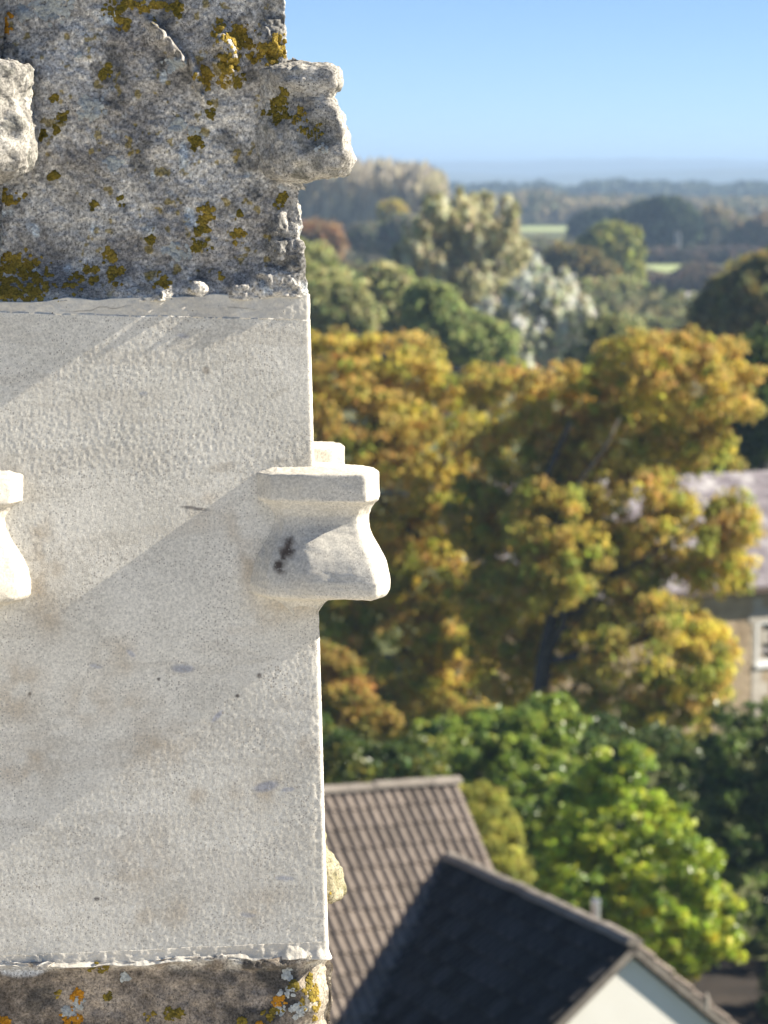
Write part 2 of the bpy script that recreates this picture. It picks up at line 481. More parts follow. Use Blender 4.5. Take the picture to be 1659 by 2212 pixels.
def lay_ridge(roof, A, d, n):
    x = np.cross(d, (0, 0, 1))
    for i in range(n):
        p = A - d * (0.44 * (i + 1) - 0.02) + np.array([0, 0, 0.035 + random.uniform(-.01, .01)])
        o = obj('ridge_tile', rme, roof)
        o.matrix_basis = Matrix(((x[0], d[0], 0, p[0]), (x[1], d[1], 0, p[1]), (0, 0, 1, p[2]), (0, 0, 0, 1))) @ Matrix.Rotation(random.uniform(-.02, .02), 4, 'Z')
lay_ridge(main_roof, Rm + am * 0.03, am, 16)
lay_ridge(wing_roof, A0 + dw * 0.02, dw, 13)
# walls, gables, verges
def gable_wall(name, apex, d, side, half, inset, z0=0.0, th=0.25, drop=0.16):
    """wall under a gable; d: outward direction"""
    top = apex - d * inset + np.array([0, 0, -drop])
    hw = half - 0.28
    l, r = top + side * hw, top - side * hw
    pl = [(l[0], l[1], z0), (r[0], r[1], z0), (r[0], r[1], top[2] - TP * hw), tuple(top), (l[0], l[1], top[2] - TP * hw)]
    return MB().prism(pl, -d * th)
under(gable_wall('gable', A0, dw, lw, half_w, 0.07).build('gable_wall', M['render_wall']), house)
under(gable_wall('gable', Rm, am, sm, half_m, 0.12).build('gable_wall', M['render_wall']), house)
eave_w = A0 - dw * 0.3 + lw * (half_w - 0.30)
def wall_box(p, q, n, z1, th=0.25):
    n = np.array(n) * th
    return MB().prism([(p[0], p[1], 0), (q[0], q[1], 0), (q[0], q[1], z1), (p[0], p[1], z1)], n)
ez = A0[2] - TP * (half_w - 0.3) - 0.15
for s in (1, -1):
    p = A0 - dw * 0.42 + lw * s * (half_w - 0.29); q = J0 + dw * 2.2 + lw * s * (half_w - 0.29)
    under(wall_box(p, q, -lw * s, ez).build('wing_wall', M['render_wall']), house)
ezm = Rm[2] - TP * (half_m - 0.3) - 0.15
for s in (1, -1):
    p = Rm_l + sm * s * (half_m - 0.3); q = Rm - am * 0.4 + sm * s * (half_m - 0.3)
    under(wall_box(p, q, -sm * s, ezm).build('main_wall', M['render_wall']), house)
def verge(apex, d, w, L, out):
    """mortar-bedded verge strip and undercloak along a gable edge"""
    a = apex + d * 0.0; n = np.cross(d, w); n /= np.linalg.norm(n); n = n if n[2] > 0 else -n
    b0 = a - d * 0.035 - n * 0.085; 
    P = [b0, b0 + d * (0.035 + out), b0 + d * (0.035 + out) + w * L, b0 + w * L]
    up = n * 0.10
    return MB().hexa([*P, *[p + up for p in P]])
for w_ in (wl, wr): under(verge(A0, dw, w_, Lw, 0.02).build('verge', M['ridge']), house)
for w_ in (wm, wmb): under(verge(Rm, am, w_, Lm, 0.02).build('verge', M['ridge']), house)
# metal flue behind the wing ridge
fp = onz(1288, 1990, A0[2] - 0.10)
flue = empty('flue', tuple(fp)); flue.parent = house; flue.matrix_parent_inverse = Matrix.Translation((0, 47, 0)).inverted()
flue_o = MB().tube([fp + np.array([0, 0.12, -0.5]), fp + np.array([0, 0.12, 0.24])], [0.06, 0.06], 14)
bpy.data.objects.remove(flue)
fl = under(flue_o.build('flue', M['steel'], smooth=False), house)
cap = MB().tube([fp + np.array([0, 0.12, 0.235]), fp + np.array([0, 0.12, 0.25]), fp + np.array([0, 0.12, 0.26])], [0.066, 0.066, 0.05], 14)
obj('cowl', cap.mesh('cowl', M['steel']), fl)
# small pale finial stone at the verge foot
vp = onz(1475, 2135, 0); vs = A0 + wr * 1.32 + dw * 0.0
under(MB().tube([vs + np.array([0, 0, -0.05]), vs + np.array([0, 0, 0.12]), vs + np.array([0, 0, 0.16])], [0.03, 0.03, 0.012], 8).build('verge_clip', M['quoin']), house)

# ------------------------------------------------------------------ stone house behind the tree
HD = 85.0
sh = empty('stone_house', (9, 86, 0), R(27))
tag(sh, 'rubble stone house with lichen blotched stone slate roof and white window behind the amber tree', 'house')
hx0, hx1 = at(1588, 1300, HD)[0], 16.0
ez_h = at(1600, 1266, HD)[2]
rz_h = at(1600, 1028, HD + 4)[2]
def lichen_roof():
    m, nt, b = new_mat('stone_slate')
    tc = nd(nt, 'ShaderNodeTexCoord')
    n = nd(nt, 'ShaderNodeTexNoise', Scale=1.7, Detail=5.0, Roughness=0.6)
    n2 = nd(nt, 'ShaderNodeTexNoise', Scale=9.0, Detail=4.0)
    cr = nd(nt, 'ShaderNodeValToRGB'); e = cr.color_ramp.elements
    e[0].position = 0.40; e[0].color = (0.20, 0.17, 0.185, 1); e[1].position = 0.66; e[1].color = (0.60, 0.57, 0.55, 1)
    x = e.new(0.52); x.color = (0.27, 0.235, 0.25, 1)
    mx = nd(nt, 'ShaderNodeMix', data_type='RGBA', blend_type='MULTIPLY'); mx.inputs['Factor'].default_value = 0.35
    for q in (n, n2): nt.links.new(tc.outputs['Object'], q.inputs['Vector'])
    nt.links.new(n.outputs['Fac'], cr.inputs[0]); nt.links.new(cr.outputs[0], mx.inputs['A']); nt.links.new(n2.outputs['Fac'], mx.inputs['B'])
    nt.links.new(mx.outputs['Result'], b.inputs['Base Color']); b.inputs['Roughness'].default_value = 0.95
    return m
M['slate'] = lichen_roof()
rx0 = at(930, 1060, HD + 3)[0]
y_e, y_r = HD - 0.35, HD + 4.0
# roof laid in stepped courses
def win_x():
    c, s_ = math.cos(sh.rotation_euler.z), math.sin(sh.rotation_euler.z)
    def wpos(x, z): return (9 + c * (x - 9) - s_ * (HD - 86), 86 + s_ * (x - 9) + c * (HD - 86), z)
    x = min(np.arange(4, 14, 0.01), key=lambda v: abs(proj(wpos(v, 2.5))[0] - 1633))
    zs = np.arange(0, 6, 0.01)
    return x, min(zs, key=lambda v: abs(proj(wpos(x, v))[1] - 1344)), min(zs, key=lambda v: abs(proj(wpos(x, v))[1] - 1436))
mb = MB(); nc = 17
for i in range(nc):
    f0, f1 = i / nc, (i + 1) / nc + 0.02
    ya, za = y_e + (y_r - y_e) * f0, ez_h + (rz_h - ez_h) * f0
    yb, zb = y_e + (y_r - y_e) * f1, ez_h + (rz_h - ez_h) * f1
    xa = rx0; 
    while xa < 15:
        wd = random.uniform(0.3, 0.6); dz = random.uniform(0.03, 0.06)
        mb.hexa([(xa, ya, za - .02), (xa + wd - .015, ya, za - .02), (xa + wd - .015, yb, zb - .03), (xa, yb, zb - .03),
                 (xa, ya, za + dz), (xa + wd - .015, ya, za + dz), (xa + wd - .015, yb, zb + .01), (xa, yb, zb + .01)])
        xa += wd
rf = under(mb.build('roof', M['slate']), sh); rf['kind'] = 'stuff'
bd = MB().hexa([(rx0, y_r + .02, rz_h - .06), (15, y_r + .02, rz_h - .06), (15, y_r + 4.4, ez_h), (rx0, y_r + 4.4, ez_h),
           (rx0, y_r + .02, rz_h + .03), (15, y_r + .02, rz_h + .03), (15, y_r + 4.4, ez_h + .09), (rx0, y_r + 4.4, ez_h + .09)])
under(bd.build('back_roof', M['slate']), sh)
wx0, wz1, wz0 = win_x()
wx1 = wx0 + 1.15
wall = MB()
wall.box(rx0 + 0.2, wx0, HD, HD + 0.4, 0, ez_h - 0.14)
wall.box(wx1, 14.8, HD, HD + 0.4, 0, ez_h - 0.14)
wall.box(wx0, wx1, HD + .002, HD + 0.398, 0, wz0)
wall.box(wx0, wx1, HD + .002, HD + 0.398, wz1, ez_h - 0.14)
under(wall.build('wall', M['cotswold']), sh)
win = under(MB().box(wx0 - .03, wx1 + .03, HD - 0.06, HD + 0.1, wz0 - 0.09, wz0 + .0).build('window', M['white_paint']), sh)
fr = MB()
fr.box(wx0, wx0 + .055, HD - .02, HD + .06, wz0 + .001, wz1)
fr.box(wx1 - .055, wx1, HD - .02, HD + .06, wz0 + .001, wz1)
fr.box(wx0 + .085, wx1 - .085, HD - .018, HD + .058, wz1 - .06, wz1)
fr.box(wx0 + .085, wx1 - .085, HD - .018, HD + .058, wz0 + .001, wz0 + .10)
fr.box((wx0 + wx1) / 2 - .02, (wx0 + wx1) / 2 + .02, HD - .018, HD + .058, wz0 + .101, wz1 - .061)
obj('frame', fr.mesh('frame', M['white_paint']), win)
obj('pane', MB().box(wx0 + .05, wx1 - .05, HD + .09, HD + .10, wz0 + .05, wz1 - .03).mesh('pane', M['glass']), win)
for k, f in enumerate((0.20, 0.44, 0.68)):
    z = wz0 + .1 + (wz1 - wz0 - .16) * (f + 0.06)
    obj('blind_slat', MB().box(wx0 + .086, wx1 - .086, HD + .03, HD + .06, z - .035, z + .045).mesh('blind_slat', M['blind']), win)
under(MB().box(wx0 - .22, wx1 + .22, HD - .03, HD + .2, wz1 + .002, wz1 + .2).build('lintel', M['quoin']), sh)
zq = 0.0; k = 0
qx = at(1586, 1300, HD)[0]
while zq < ez_h - 0.45:
    hq = random.uniform(0.26, 0.36); wq = 0.46 if k % 2 else 0.26
    under(MB().box(qx - .02, qx + wq, HD - 0.012, HD + 0.2, zq, zq + hq - .015).build('quoin', M['quoin']), sh)
    zq += hq; k += 1
under(MB().box(rx0, 15, HD - 0.42, HD - 0.36, ez_h - 0.12, ez_h - 0.0).build('gutter', M['timber']), sh)
under(MB().box(rx0, 15, HD - 0.34, HD - 0.02, ez_h - 0.16, ez_h - 0.05).build('eaves_board', M['timber']), sh)

# ------------------------------------------------------------------ trees and shrubs
def unit(v): return v / (np.linalg.norm(v, axis=-1, keepdims=True) + 1e-9)
def leaves_mesh(name, lobes, nclump, cr, nleaf, lw_, ll, pal, mat, flat=0.7, up=0.35, hang=0.6, shell=0.55, jit=0.22, tall=1.0, grad=None):
    """lobes: (centre(3), radii(3)); pal: colours with weights; leaf quads gathered in clumps spread through the lobes"""
    areas = np.array([(l[1][0] * l[1][2]) for l in lobes]); areas = areas / areas.sum()
    ci = rng.choice(len(lobes), nclump, p=areas)
    d = unit(rng.normal(size=(nclump, 3)))
    r = shell + (1 - shell) * rng.random((nclump, 1)) ** 0.6
    LC = np.array([l[0] for l in lobes])[ci]; LR = np.array([l[1] for l in lobes])[ci]
    C = LC + d * r * LR
    crs = cr * rng.uniform(0.6, 1.35, (nclump, 1))
    w = np.array([p[1] for p in pal], float); w /= w.sum()
    cc = np.array([p[0] for p in pal])[rng.choice(len(pal), nclump, p=w)]
    if grad is not None: cc = grad(C, cc)
    cc = cc * rng.uniform(0.8, 1.2, (nclump, 1))
    N = nclump * nleaf
    C = np.repeat(C, nleaf, 0); d = np.repeat(d, nleaf, 0); crs = np.repeat(crs, nleaf, 0); cc = np.repeat(cc, nleaf, 0)
    e = rng.normal(size=(N, 3)); e[:, 2] = e[:, 2] + up; e = unit(e)
    P = C + e * crs * np.array([1, 1, flat * tall]) * (0.45 + 0.6 * rng.random((N, 1)))
    nrm = unit(0.45 * d + 0.75 * e + 0.75 * rng.normal(size=(N, 3)) + np.array([0, 0, 0.2]))
    t2 = unit(rng.normal(size=(N, 3)) * (1 - hang) + np.array([0, 0, -1.0]) * hang)
    t2 = unit(t2 - nrm * np.sum(t2 * nrm, 1, keepdims=True))
    t1 = np.cross(nrm, t2)
    s = rng.uniform(0.65, 1.3, (N, 1))
    A = P - t2 * ll * 0.5 * s; B = P + t1 * lw_ * 0.5 * s - t2 * ll * 0.06 * s + nrm * 0.12 * lw_
    D_ = P + t2 * ll * 0.5 * s; E = P - t1 * lw_ * 0.5 * s - t2 * ll * 0.06 * s + nrm * 0.12 * lw_
    V = np.stack([A, B, D_, E], 1).reshape(-1, 3)
    Q = np.arange(N * 4).reshape(-1, 4)
    lc = cc * 1.42 * rng.uniform(1 - jit, 1 + jit, (N, 1)) * (1 + 0.08 * rng.normal(size=(N, 3)))
    return np_mesh(name, V, Q, mat, col=np.clip(np.repeat(lc, 4, 0), 0.004, 0.9)), C[::nleaf]
def lobes_px(D, L, depth=0.9, dd=0.0):
    out = []
    for l in L:
        x, y, rx, ry = l[:4]; off = l[4] if len(l) > 4 else random.uniform(-dd, dd)
        c = at(x, y, D + off); k = np.linalg.norm(c - np.array([0, 0, CAM_Z])) / FPX
        out.append((c, np.array([rx * k, (rx + ry) / 2 * k * depth, ry * k])))
    return out
def wander(a, b, n=6, amp=0.12, sag=0.0):
    a, b = np.array(a, float), np.array(b, float); L = np.linalg.norm(b - a)
    pts = []
    for i in range(n):
        t = i / (n - 1); p = a * (1 - t) + b * t
        if 0 < i < n - 1: p = p + rng.normal(size=3) * amp * L / n
        p[2] += sag * L * math.sin(math.pi * t)
        pts.append(p)
    return pts
def tree(name, label, cat, D, L, pal, nclump, cr, nleaf, leaf, trunk_px=None, trunk_r=0.2, group=None, mat='leaf', limbs=None, depth=0.9, dd=0.0, nbranch=14, fork=0.35, **kw):
    lobes = lobes_px(D, L, depth, dd)
    cen = np.mean([l[0] for l in lobes], 0)
    bx = at(trunk_px, 1106, D)[0] if trunk_px is not None else cen[0]
    base = np.array([bx, D, 0.0])
    root = empty(name, tuple(base)); tag(root, label, cat, group)
    top = max(l[0][2] + l[1][2] for l in lobes)
    fz = top * fork
    inv = Matrix.Translation(tuple(-base))
    mb = MB()
    sp = wander(base + np.array([0, 0, -0.15]), (bx * 0.6 + cen[0] * 0.4, D, top * 0.82), 8, 0.25)
    mb.tube(sp, [trunk_r * (1.25 if i == 0 else (1 - 0.82 * i / 7)) for i in range(8)], 9)
    tr = mb.build('trunk', M['bark'], root, smooth=True); tr.matrix_parent_inverse = inv
    me, C = leaves_mesh('crown', lobes, nclump, cr, nleaf, leaf[0], leaf[1], pal, M[mat], **kw)
    co = obj('crown', me, root); co.matrix_parent_inverse = inv
    # limbs reaching into the crown
    sel = C[rng.choice(len(C), min(nbranch, len(C)), replace=False)]
    for q in list(sel) + [np.array(x) for x in (limbs or [])]:
        k = rng.integers(2, 7); s0 = sp[int(k)]
        if s0[2] > q[2] - 0.2: s0 = sp[max(1, int(k) - 3)]
        r0 = trunk_r * (1 - 0.82 * k / 7) * 0.55
        b = MB().tube(wander(s0, q, 6, 0.3, 0.04), [r0 * (1 - 0.8 * i / 5) for i in range(6)], 6)
        bo = b.build('limb', M['bark'], root, smooth=True); bo.matrix_parent_inverse = inv
    return root

AM = [((0.42, 0.29, 0.085), 3), ((0.45, 0.355, 0.095), 5), ((0.37, 0.31, 0.075), 4), ((0.28, 0.275, 0.065), 3)]
def amber_grad(z0, z1):
    def f(C, c):
        t = np.clip((C[:, 2:3] - z0) / (z1 - z0), 0, 1)
        gold = np.array([[0.52, 0.43, 0.085]]); olive = np.array([[0.29, 0.31, 0.06]]); rust = np.array([[0.44, 0.275, 0.085]])
        low = np.where(rng.random((len(C), 1)) < 0.5, gold, olive)
        return np.where(rng.random((len(C), 1)) < t * 0.6, rust * 0.3 + c * 0.7, np.where(rng.random((len(C), 1)) < 0.6, low, c))
    return f
# --- the two big autumn trees
tree('autumn_tree', 'large amber and gold autumn tree with dark forked trunk in front of the stone house', 'tree', 72,
     [(1480, 835, 165, 120, 1), (1400, 790, 110, 75, 0), (1180, 870, 190, 85, 1.5), (1310, 960, 150, 90, 1.2), (1350, 1080, 150, 90, 0.3), (1500, 1165, 130, 95, 0.5),
      (1560, 1230, 75, 60, 0.3), (1400, 1430, 165, 150, -0.6), (1480, 1440, 105, 130, -0.5), (1130, 1180, 150, 110, 1.8), (1290, 1290, 130, 90, 1.0), (1290, 1560, 130, 80, -0.5), (1100, 1020, 130, 100, 1.8), (1530, 980, 70, 50, 1.0), (1090, 1380, 90, 70, 1.6), (1200, 1010, 120, 90, 1.2), (1240, 1140, 110, 90, 1.5), (1230, 1390, 110, 90, 1.8), (1120, 1500, 100, 70, 1.6), (1580, 1130, 60, 60, 0.4), (1540, 1420, 50, 80, -0.4), (1420, 1580, 110, 50, -0.6), (1175, 1120, 100, 80, -0.9), (1220, 1220, 100, 70, -1.0), (1140, 1260, 90, 70, -0.7), (1280, 1180, 110, 80, 0.4), (1350, 1230, 110, 70, 0.2), (1040, 1120, 90, 90, 1.0), (1050, 1290, 80, 80, 1.0), (1505, 840, 70, 55, 1.8)],
     AM, 2100, 0.27, 52, (0.075, 0.15), 1178, 0.26, limbs=[at(1340, 900, 71.3), at(1310, 1270, 71), at(1500, 1130, 71.5), at(1420, 1330, 71)],
     hang=0.75, grad=amber_grad(3.5, 10.5), nbranch=7, shell=0.55)
tree('autumn_tree', 'broad rust topped autumn tree spreading beside the pinnacle, left of the forked trunk', 'tree', 76,
     [(720, 800, 130, 85, 0), (850, 790, 120, 65, 0.5), (980, 830, 110, 55, 0.8), (760, 930, 160, 100, -0.5), (920, 950, 140, 90, 0), (830, 1080, 160, 110, -0.8), (960, 1090, 90, 90, 0.2),
      (760, 1220, 150, 110, -0.8), (930, 1270, 110, 100, -0.6), (850, 1400, 160, 110, -1.2), (980, 1440, 80, 80, -0.6), (740, 1520, 110, 90, -1.5), (700, 1380, 110, 110, -1.5), (880, 1540, 120, 70, -1.2), (1000, 1560, 70, 50, -1), (560, 950, 180, 200, 0), (540, 1250, 180, 170, 0)],
     AM, 2000, 0.27, 50, (0.075, 0.15), 1062, 0.20, hang=0.65, grad=amber_grad(3.0, 11.0), nbranch=8, shell=0.55)
# --- garden evergreens
GR = [((0.19, 0.25, 0.04), 5), ((0.28, 0.33, 0.055), 4), ((0.12, 0.175, 0.035), 3)]
BR = [((0.31, 0.38, 0.04), 5), ((0.39, 0.42, 0.05), 4), ((0.16, 0.225, 0.035), 5), ((0.40, 0.34, 0.03), 0.2)]
DK = [((0.05, 0.08, 0.022), 5), ((0.085, 0.125, 0.032), 4), ((0.13, 0.165, 0.045), 3)]
tree('bay_shrub', 'bright yellow green round leafy shrub behind the white gable', 'shrub', 54,
     [(1330, 1790, 140, 130, 0.2), (1270, 1890, 120, 120, -0.3), (1420, 1900, 140, 140, -0.2), (1500, 1980, 90, 110, 0), (1380, 2010, 130, 90, -0.2), (1320, 1700, 80, 60, 0.4), (1230, 1790, 80, 90, 0.3), (1370, 1650, 30, 40, 0.2), (1470, 1830, 40, 50, 0), (1555, 1960, 40, 40, 0), (1440, 1760, 40, 40, 0.2), (1470, 2080, 60, 40, 0), (1290, 1660, 30, 35, 0.3), (1570, 2040, 35, 45, 0)],
     BR, 800, 0.15, 45, (0.06, 0.12), 1390, 0.07, mat='gloss_leaf', hang=0.35, shell=0.6, nbranch=10)
tree('laurel_bush', 'glossy mid green laurel behind the ridge of the pale tiled roof', 'shrub', 61,
     [(1040, 1640, 120, 90, 0), (1150, 1640, 100, 110, 0.3), (960, 1620, 90, 70, 0), (1130, 1740, 120, 110, -0.6), (1080, 1590, 80, 60, 0.5), (1190, 1560, 70, 60, 0.8), (1180, 1840, 80, 90, -0.8)],
     GR, 760, 0.16, 48, (0.065, 0.13), 1110, 0.07, mat='gloss_leaf', hang=0.35, nbranch=10)
tree('laurel_bush', 'yellowish green shrub showing above the tiled ridge next to the pinnacle', 'shrub', 58,
     [(760, 1670, 100, 80, 0), (860, 1690, 90, 70, 0), (680, 1640, 100, 90, 0.3), (900, 1650, 60, 60, 0.2)],
     [((0.12, 0.15, 0.03), 3), ((0.19, 0.19, 0.035), 2), ((0.07, 0.105, 0.025), 3)], 180, 0.27, 110, (0.06, 0.12), 800, 0.06, mat='gloss_leaf', hang=0.4, nbranch=8)
tree('golden_conifer', 'rounded golden green conifer bush hugging the verge of the pale tiled roof', 'shrub', 51.5,
     [(1040, 1790, 70, 95, 0), (1075, 1880, 65, 110, -0.2), (1010, 1740, 45, 50, 0.1), (1060, 2000, 80, 110, 0)],
     [((0.30, 0.30, 0.065), 4), ((0.36, 0.34, 0.075), 3), ((0.21, 0.22, 0.05), 2)], 260, 0.15, 150, (0.03, 0.07), 1050, 0.06, hang=0.2, shell=0.75, nbranch=6)
tree('evergreen_tree', 'dark glossy evergreen filling the right edge below the stone house window', 'tree', 64,
     [(1620, 1620, 110, 110, 0), (1700, 1720, 130, 160, 0), (1600, 1780, 100, 120, -0.4), (1560, 1690, 60, 80, 0.6), (1640, 1920, 120, 110, -0.4), (1800, 1650, 120, 180, 0), (1520, 1900, 60, 100, 0.6), (1610, 2030, 100, 90, -3), (1760, 2000, 130, 170, -4), (1760, 2150, 110, 130, -8), (1720, 2080, 60, 70, -5)],  # low lobes outside the frame are added to block sun from the garden
     DK + [((0.16, 0.215, 0.05), 9)], 800, 0.22, 60, (0.065, 0.13), 1680, 0.12, mat='gloss_leaf', hang=0.45, nbranch=12)
tree('evergreen_tree', 'shadowy dark evergreen behind the bright round shrub and laurel', 'tree', 66,
     [(1260, 1640, 130, 90, 0), (1400, 1680, 130, 100, 0), (1500, 1720, 90, 120, 0), (1380, 1800, 160, 120, 0), (1120, 1800, 150, 130, 0)],
     DK, 260, 0.32, 100, (0.07, 0.14), 1380, 0.10, mat='gloss_leaf', hang=0.45, nbranch=8)
tree('garden_bush', 'orange tinted bush low beside the pinnacle under the rust topped tree', 'shrub', 64,
     [(740, 1520, 60, 60, 0), (690, 1460, 70, 70, 0), (800, 1570, 50, 40, 0), (1010, 1540, 40, 30, 0)],
     [((0.38, 0.22, 0.07), 2), ((0.32, 0.24, 0.06), 3), ((0.18, 0.18, 0.04), 3)], 110, 0.26, 80, (0.07, 0.13), 740, 0.05, hang=0.4, nbranch=5)
# --- behind the stone house
tree('evergreen_tree', 'dark green tree rising behind the lichened stone roof', 'tree', 98,
     [(1620, 900, 110, 110, 0), (1560, 960, 70, 80, 0), (1700, 850, 130, 150, 0), (1480, 960, 90, 80, 0)], DK, 260, 0.5, 110, (0.12, 0.22), 1650, 0.2, hang=0.5)
tree('olive_tree', 'large olive brown tree cut by the right edge above the amber crown', 'tree', 135,
     [(1610, 680, 100, 100, 0), (1680, 640, 120, 110, 0), (1570, 740, 80, 70, 0), (1650, 780, 130, 90, 0), (1540, 690, 40, 60, 0)],
     [((0.25, 0.225, 0.09), 4), ((0.18, 0.18, 0.07), 4), ((0.32, 0.25, 0.09), 2)], 800, 0.42, 46, (0.16, 0.32), 1660, 0.3, hang=0.6)
# --- white poplars
WP = [((0.42, 0.395, 0.23), 4), ((0.54, 0.515, 0.37), 4), ((0.32, 0.305, 0.15), 3)]
WS = [((0.55, 0.56, 0.51), 5), ((0.46, 0.46, 0.36), 4), ((0.33, 0.33, 0.19), 4)]
def sprays(outline, n, rx, ry, y_low):
    """narrow upright sprays of foliage filling the shape under an outline (photo units)"""
    out = []
    xs = [p[0] for p in outline]; ys = [p[1] for p in outline]
    for _ in range(n):
        x = random.uniform(xs[0], xs[-1]); t = np.interp(x, xs, ys); h = random.uniform(*ry)
        y = t + h * 0.7 + (y_low - t) * random.random() ** 1.4
        out.append((x, min(y, y_low), random.uniform(*rx), h, random.uniform(-4, 4)))
    return out
tree('poplar_tree', 'tall olive poplar with pale leaf tips reaching the skyline', 'tree', 205,
     sprays([(850, 540), (880, 480), (930, 430), (962, 392), (1000, 405), (1040, 430), (1075, 415), (1115, 450), (1140, 540), (1160, 620)], 110, (6, 15), (22, 50), 700) + [(985, 500, 60, 60, 0), (950, 580, 80, 80, 0), (1050, 540, 65, 80, 0), (1040, 630, 105, 70, -1), (1105, 590, 45, 90, 0), (960, 670, 80, 50, 0), (890, 560, 30, 40, 0)],
     WP, 2800, 0.28, 24, (0.17, 0.40), 1010, 0.35, mat='pale_leaf', hang=0.1, tall=1.9, up=0.5, shell=0.2)
tree('poplar_tree', 'silvery white poplar with ragged upright sprays in front of the olive poplar', 'tree', 190,
     sprays([(1000, 690), (1060, 640), (1110, 610), (1160, 545), (1200, 560), (1235, 590), (1265, 640), (1290, 680), (1320, 740), (1335, 780)], 120, (5, 12), (20, 42), 800) + [(1190, 660, 50, 60, 0), (1140, 710, 90, 60, 0), (1060, 710, 50, 40, 0), (1235, 710, 50, 60, 0), (1190, 770, 110, 50, 0), (1280, 770, 35, 40, 0)],
     WS, 2600, 0.25, 24, (0.15, 0.38), 1190, 0.3, mat='pale_leaf', hang=0.1, tall=1.9, up=0.5, shell=0.2)
# --- middle distance trees
def mid(name, label, cat, D, L, pal, n=160, cr=None, tx=None, **kw):
    cr = cr or D * 0.0026
    tree(name, label, cat, D, L, pal, int(n * 2.2), cr, 34, (D * 0.0011, D * 0.002), tx, D * 0.0012, nbranch=5, **kw)
G2 = [((0.27, 0.28, 0.11), 4), ((0.36, 0.35, 0.17), 3), ((0.19, 0.205, 0.085), 3)]
mid('broadleaf_tree', 'dull green tree beside the pinnacle above the rust topped crown', 'tree', 150,
    [(700, 650, 90, 80, 0), (640, 620, 100, 110, 0), (760, 690, 60, 60, 0)], G2, 240)
mid('broadleaf_tree', 'mottled green tree left of the olive poplar', 'tree', 160,
    [(830, 640, 75, 70, 0), (800, 700, 80, 60, 0), (880, 690, 70, 60, 0)], G2 + [((0.16, 0.15, 0.08), 2)], 240)
mid('broadleaf_tree', 'fresh green tree below the olive poplar behind the amber crowns', 'tree', 140,
    [(960, 720, 90, 60, 0), (1040, 740, 70, 50, 0), (930, 660, 60, 50, 0)], [((0.27, 0.31, 0.11), 4), ((0.20, 0.23, 0.085), 3)], 240)
mid('broadleaf_tree', 'shady green tree below the silvery poplar', 'tree', 150,
    [(1330, 730, 60, 45, 0), (1400, 755, 70, 35, 0), (1280, 780, 60, 30, 0)], G2 + [((0.15, 0.16, 0.06), 2)], 200)
mid('broadleaf_tree', 'grey green bush in front of the pale yard', 'shrub', 220,
    [(1430, 725, 60, 28, 0), (1500, 720, 60, 32, 0), (1380, 715, 30, 26, 0)], [((0.24, 0.25, 0.12), 3), ((0.17, 0.18, 0.08), 3)], 170)
mid('rust_tree', 'rust orange tree tucked against the weathered upper stone', 'tree', 300,
    [(690, 530, 48, 50, 0), (670, 580, 60, 50, 0)], [((0.34, 0.21, 0.10), 4), ((0.25, 0.175, 0.09), 3)], 130)
mid('brown_bush', 'dark brown shrub mass below the rust orange tree', 'shrub', 260,
    [(700, 590, 50, 30, 0), (760, 600, 40, 25, 0), (650, 600, 60, 40, 0)], [((0.17, 0.13, 0.075), 4), ((0.13, 0.125, 0.06), 3)], 130)
mid('yellow_tree', 'small yellow tree in front of the bare grey wood', 'tree', 420,
    [(848, 462, 20, 20, 0), (858, 485, 18, 16, 0)], [((0.40, 0.33, 0.06), 4), ((0.26, 0.23, 0.07), 2)], 60)
mid('dark_tree', 'dark rounded tree between the bare wood and the olive poplar', 'tree', 400,
    [(800, 515, 45, 28, 0), (880, 500, 40, 32, 0), (870, 545, 40, 28, 0)], [((0.15, 0.15, 0.09), 4), ((0.20, 0.17, 0.11), 2)], 110)
mid('lime_tree', 'bright yellow green round tree right of the poplars', 'tree', 340,
    [(1325, 540, 58, 55, 0), (1345, 590, 42, 30, 0), (1290, 540, 38, 38, 0)], [((0.25, 0.26, 0.055), 4), ((0.17, 0.19, 0.06), 3)], 170)
mid('olive_tree', 'ochre tree in front of the yellow green round tree', 'tree', 310,
    [(1245, 585, 50, 45, 0), (1290, 600, 45, 40, 0), (1210, 570, 35, 35, 0)], [((0.20, 0.16, 0.05), 3), ((0.14, 0.13, 0.05), 3)], 150)
mid('dark_tree', 'shaded green tree under the ochre tree', 'tree', 280,
    [(1310, 650, 50, 40, 0), (1350, 640, 40, 35, 0), (1270, 650, 40, 40, 0)], G2, 130)
mid('oak_tree', 'big dark green oak standing over the far hedges', 'tree', 560,
    [(1430, 470, 62, 42, 0), (1380, 480, 50, 32, 0), (1470, 490, 40, 38, 0), (1410, 515, 60, 28, 0)], [((0.035, 0.055, 0.03), 4), ((0.06, 0.08, 0.035), 2)], 190)
mid('dark_tree', 'low dark tree left of the big oak', 'tree', 600,
    [(1290, 482, 36, 24, 0), (1260, 492, 26, 16, 0)], [((0.03, 0.05, 0.035), 4), ((0.05, 0.06, 0.035), 2)], 80)
mid('oak_tree', 'brownish oak right of the big dark oak', 'tree', 590,
    [(1540, 490, 50, 36, 0), (1590, 500, 40, 30, 0)], [((0.22, 0.185, 0.10), 4), ((0.16, 0.15, 0.085), 3)], 120)
mid('oak_tree', 'russet brown tree group at the far right hedge', 'tree', 540,
    [(1640, 510, 50, 34, 0), (1680, 500, 50, 40, 0), (1600, 530, 40, 20, 0)], [((0.25, 0.185, 0.11), 4), ((0.16, 0.145, 0.085), 3)], 120)
mid('dark_bush', 'brown hedge behind the pale yard', 'hedge', 400,
    [(1440, 615, 55, 18, 0), (1510, 605, 55, 26, 0), (1390, 608, 30, 14, 0)], [((0.15, 0.115, 0.08), 4), ((0.11, 0.10, 0.07), 3)], 120)
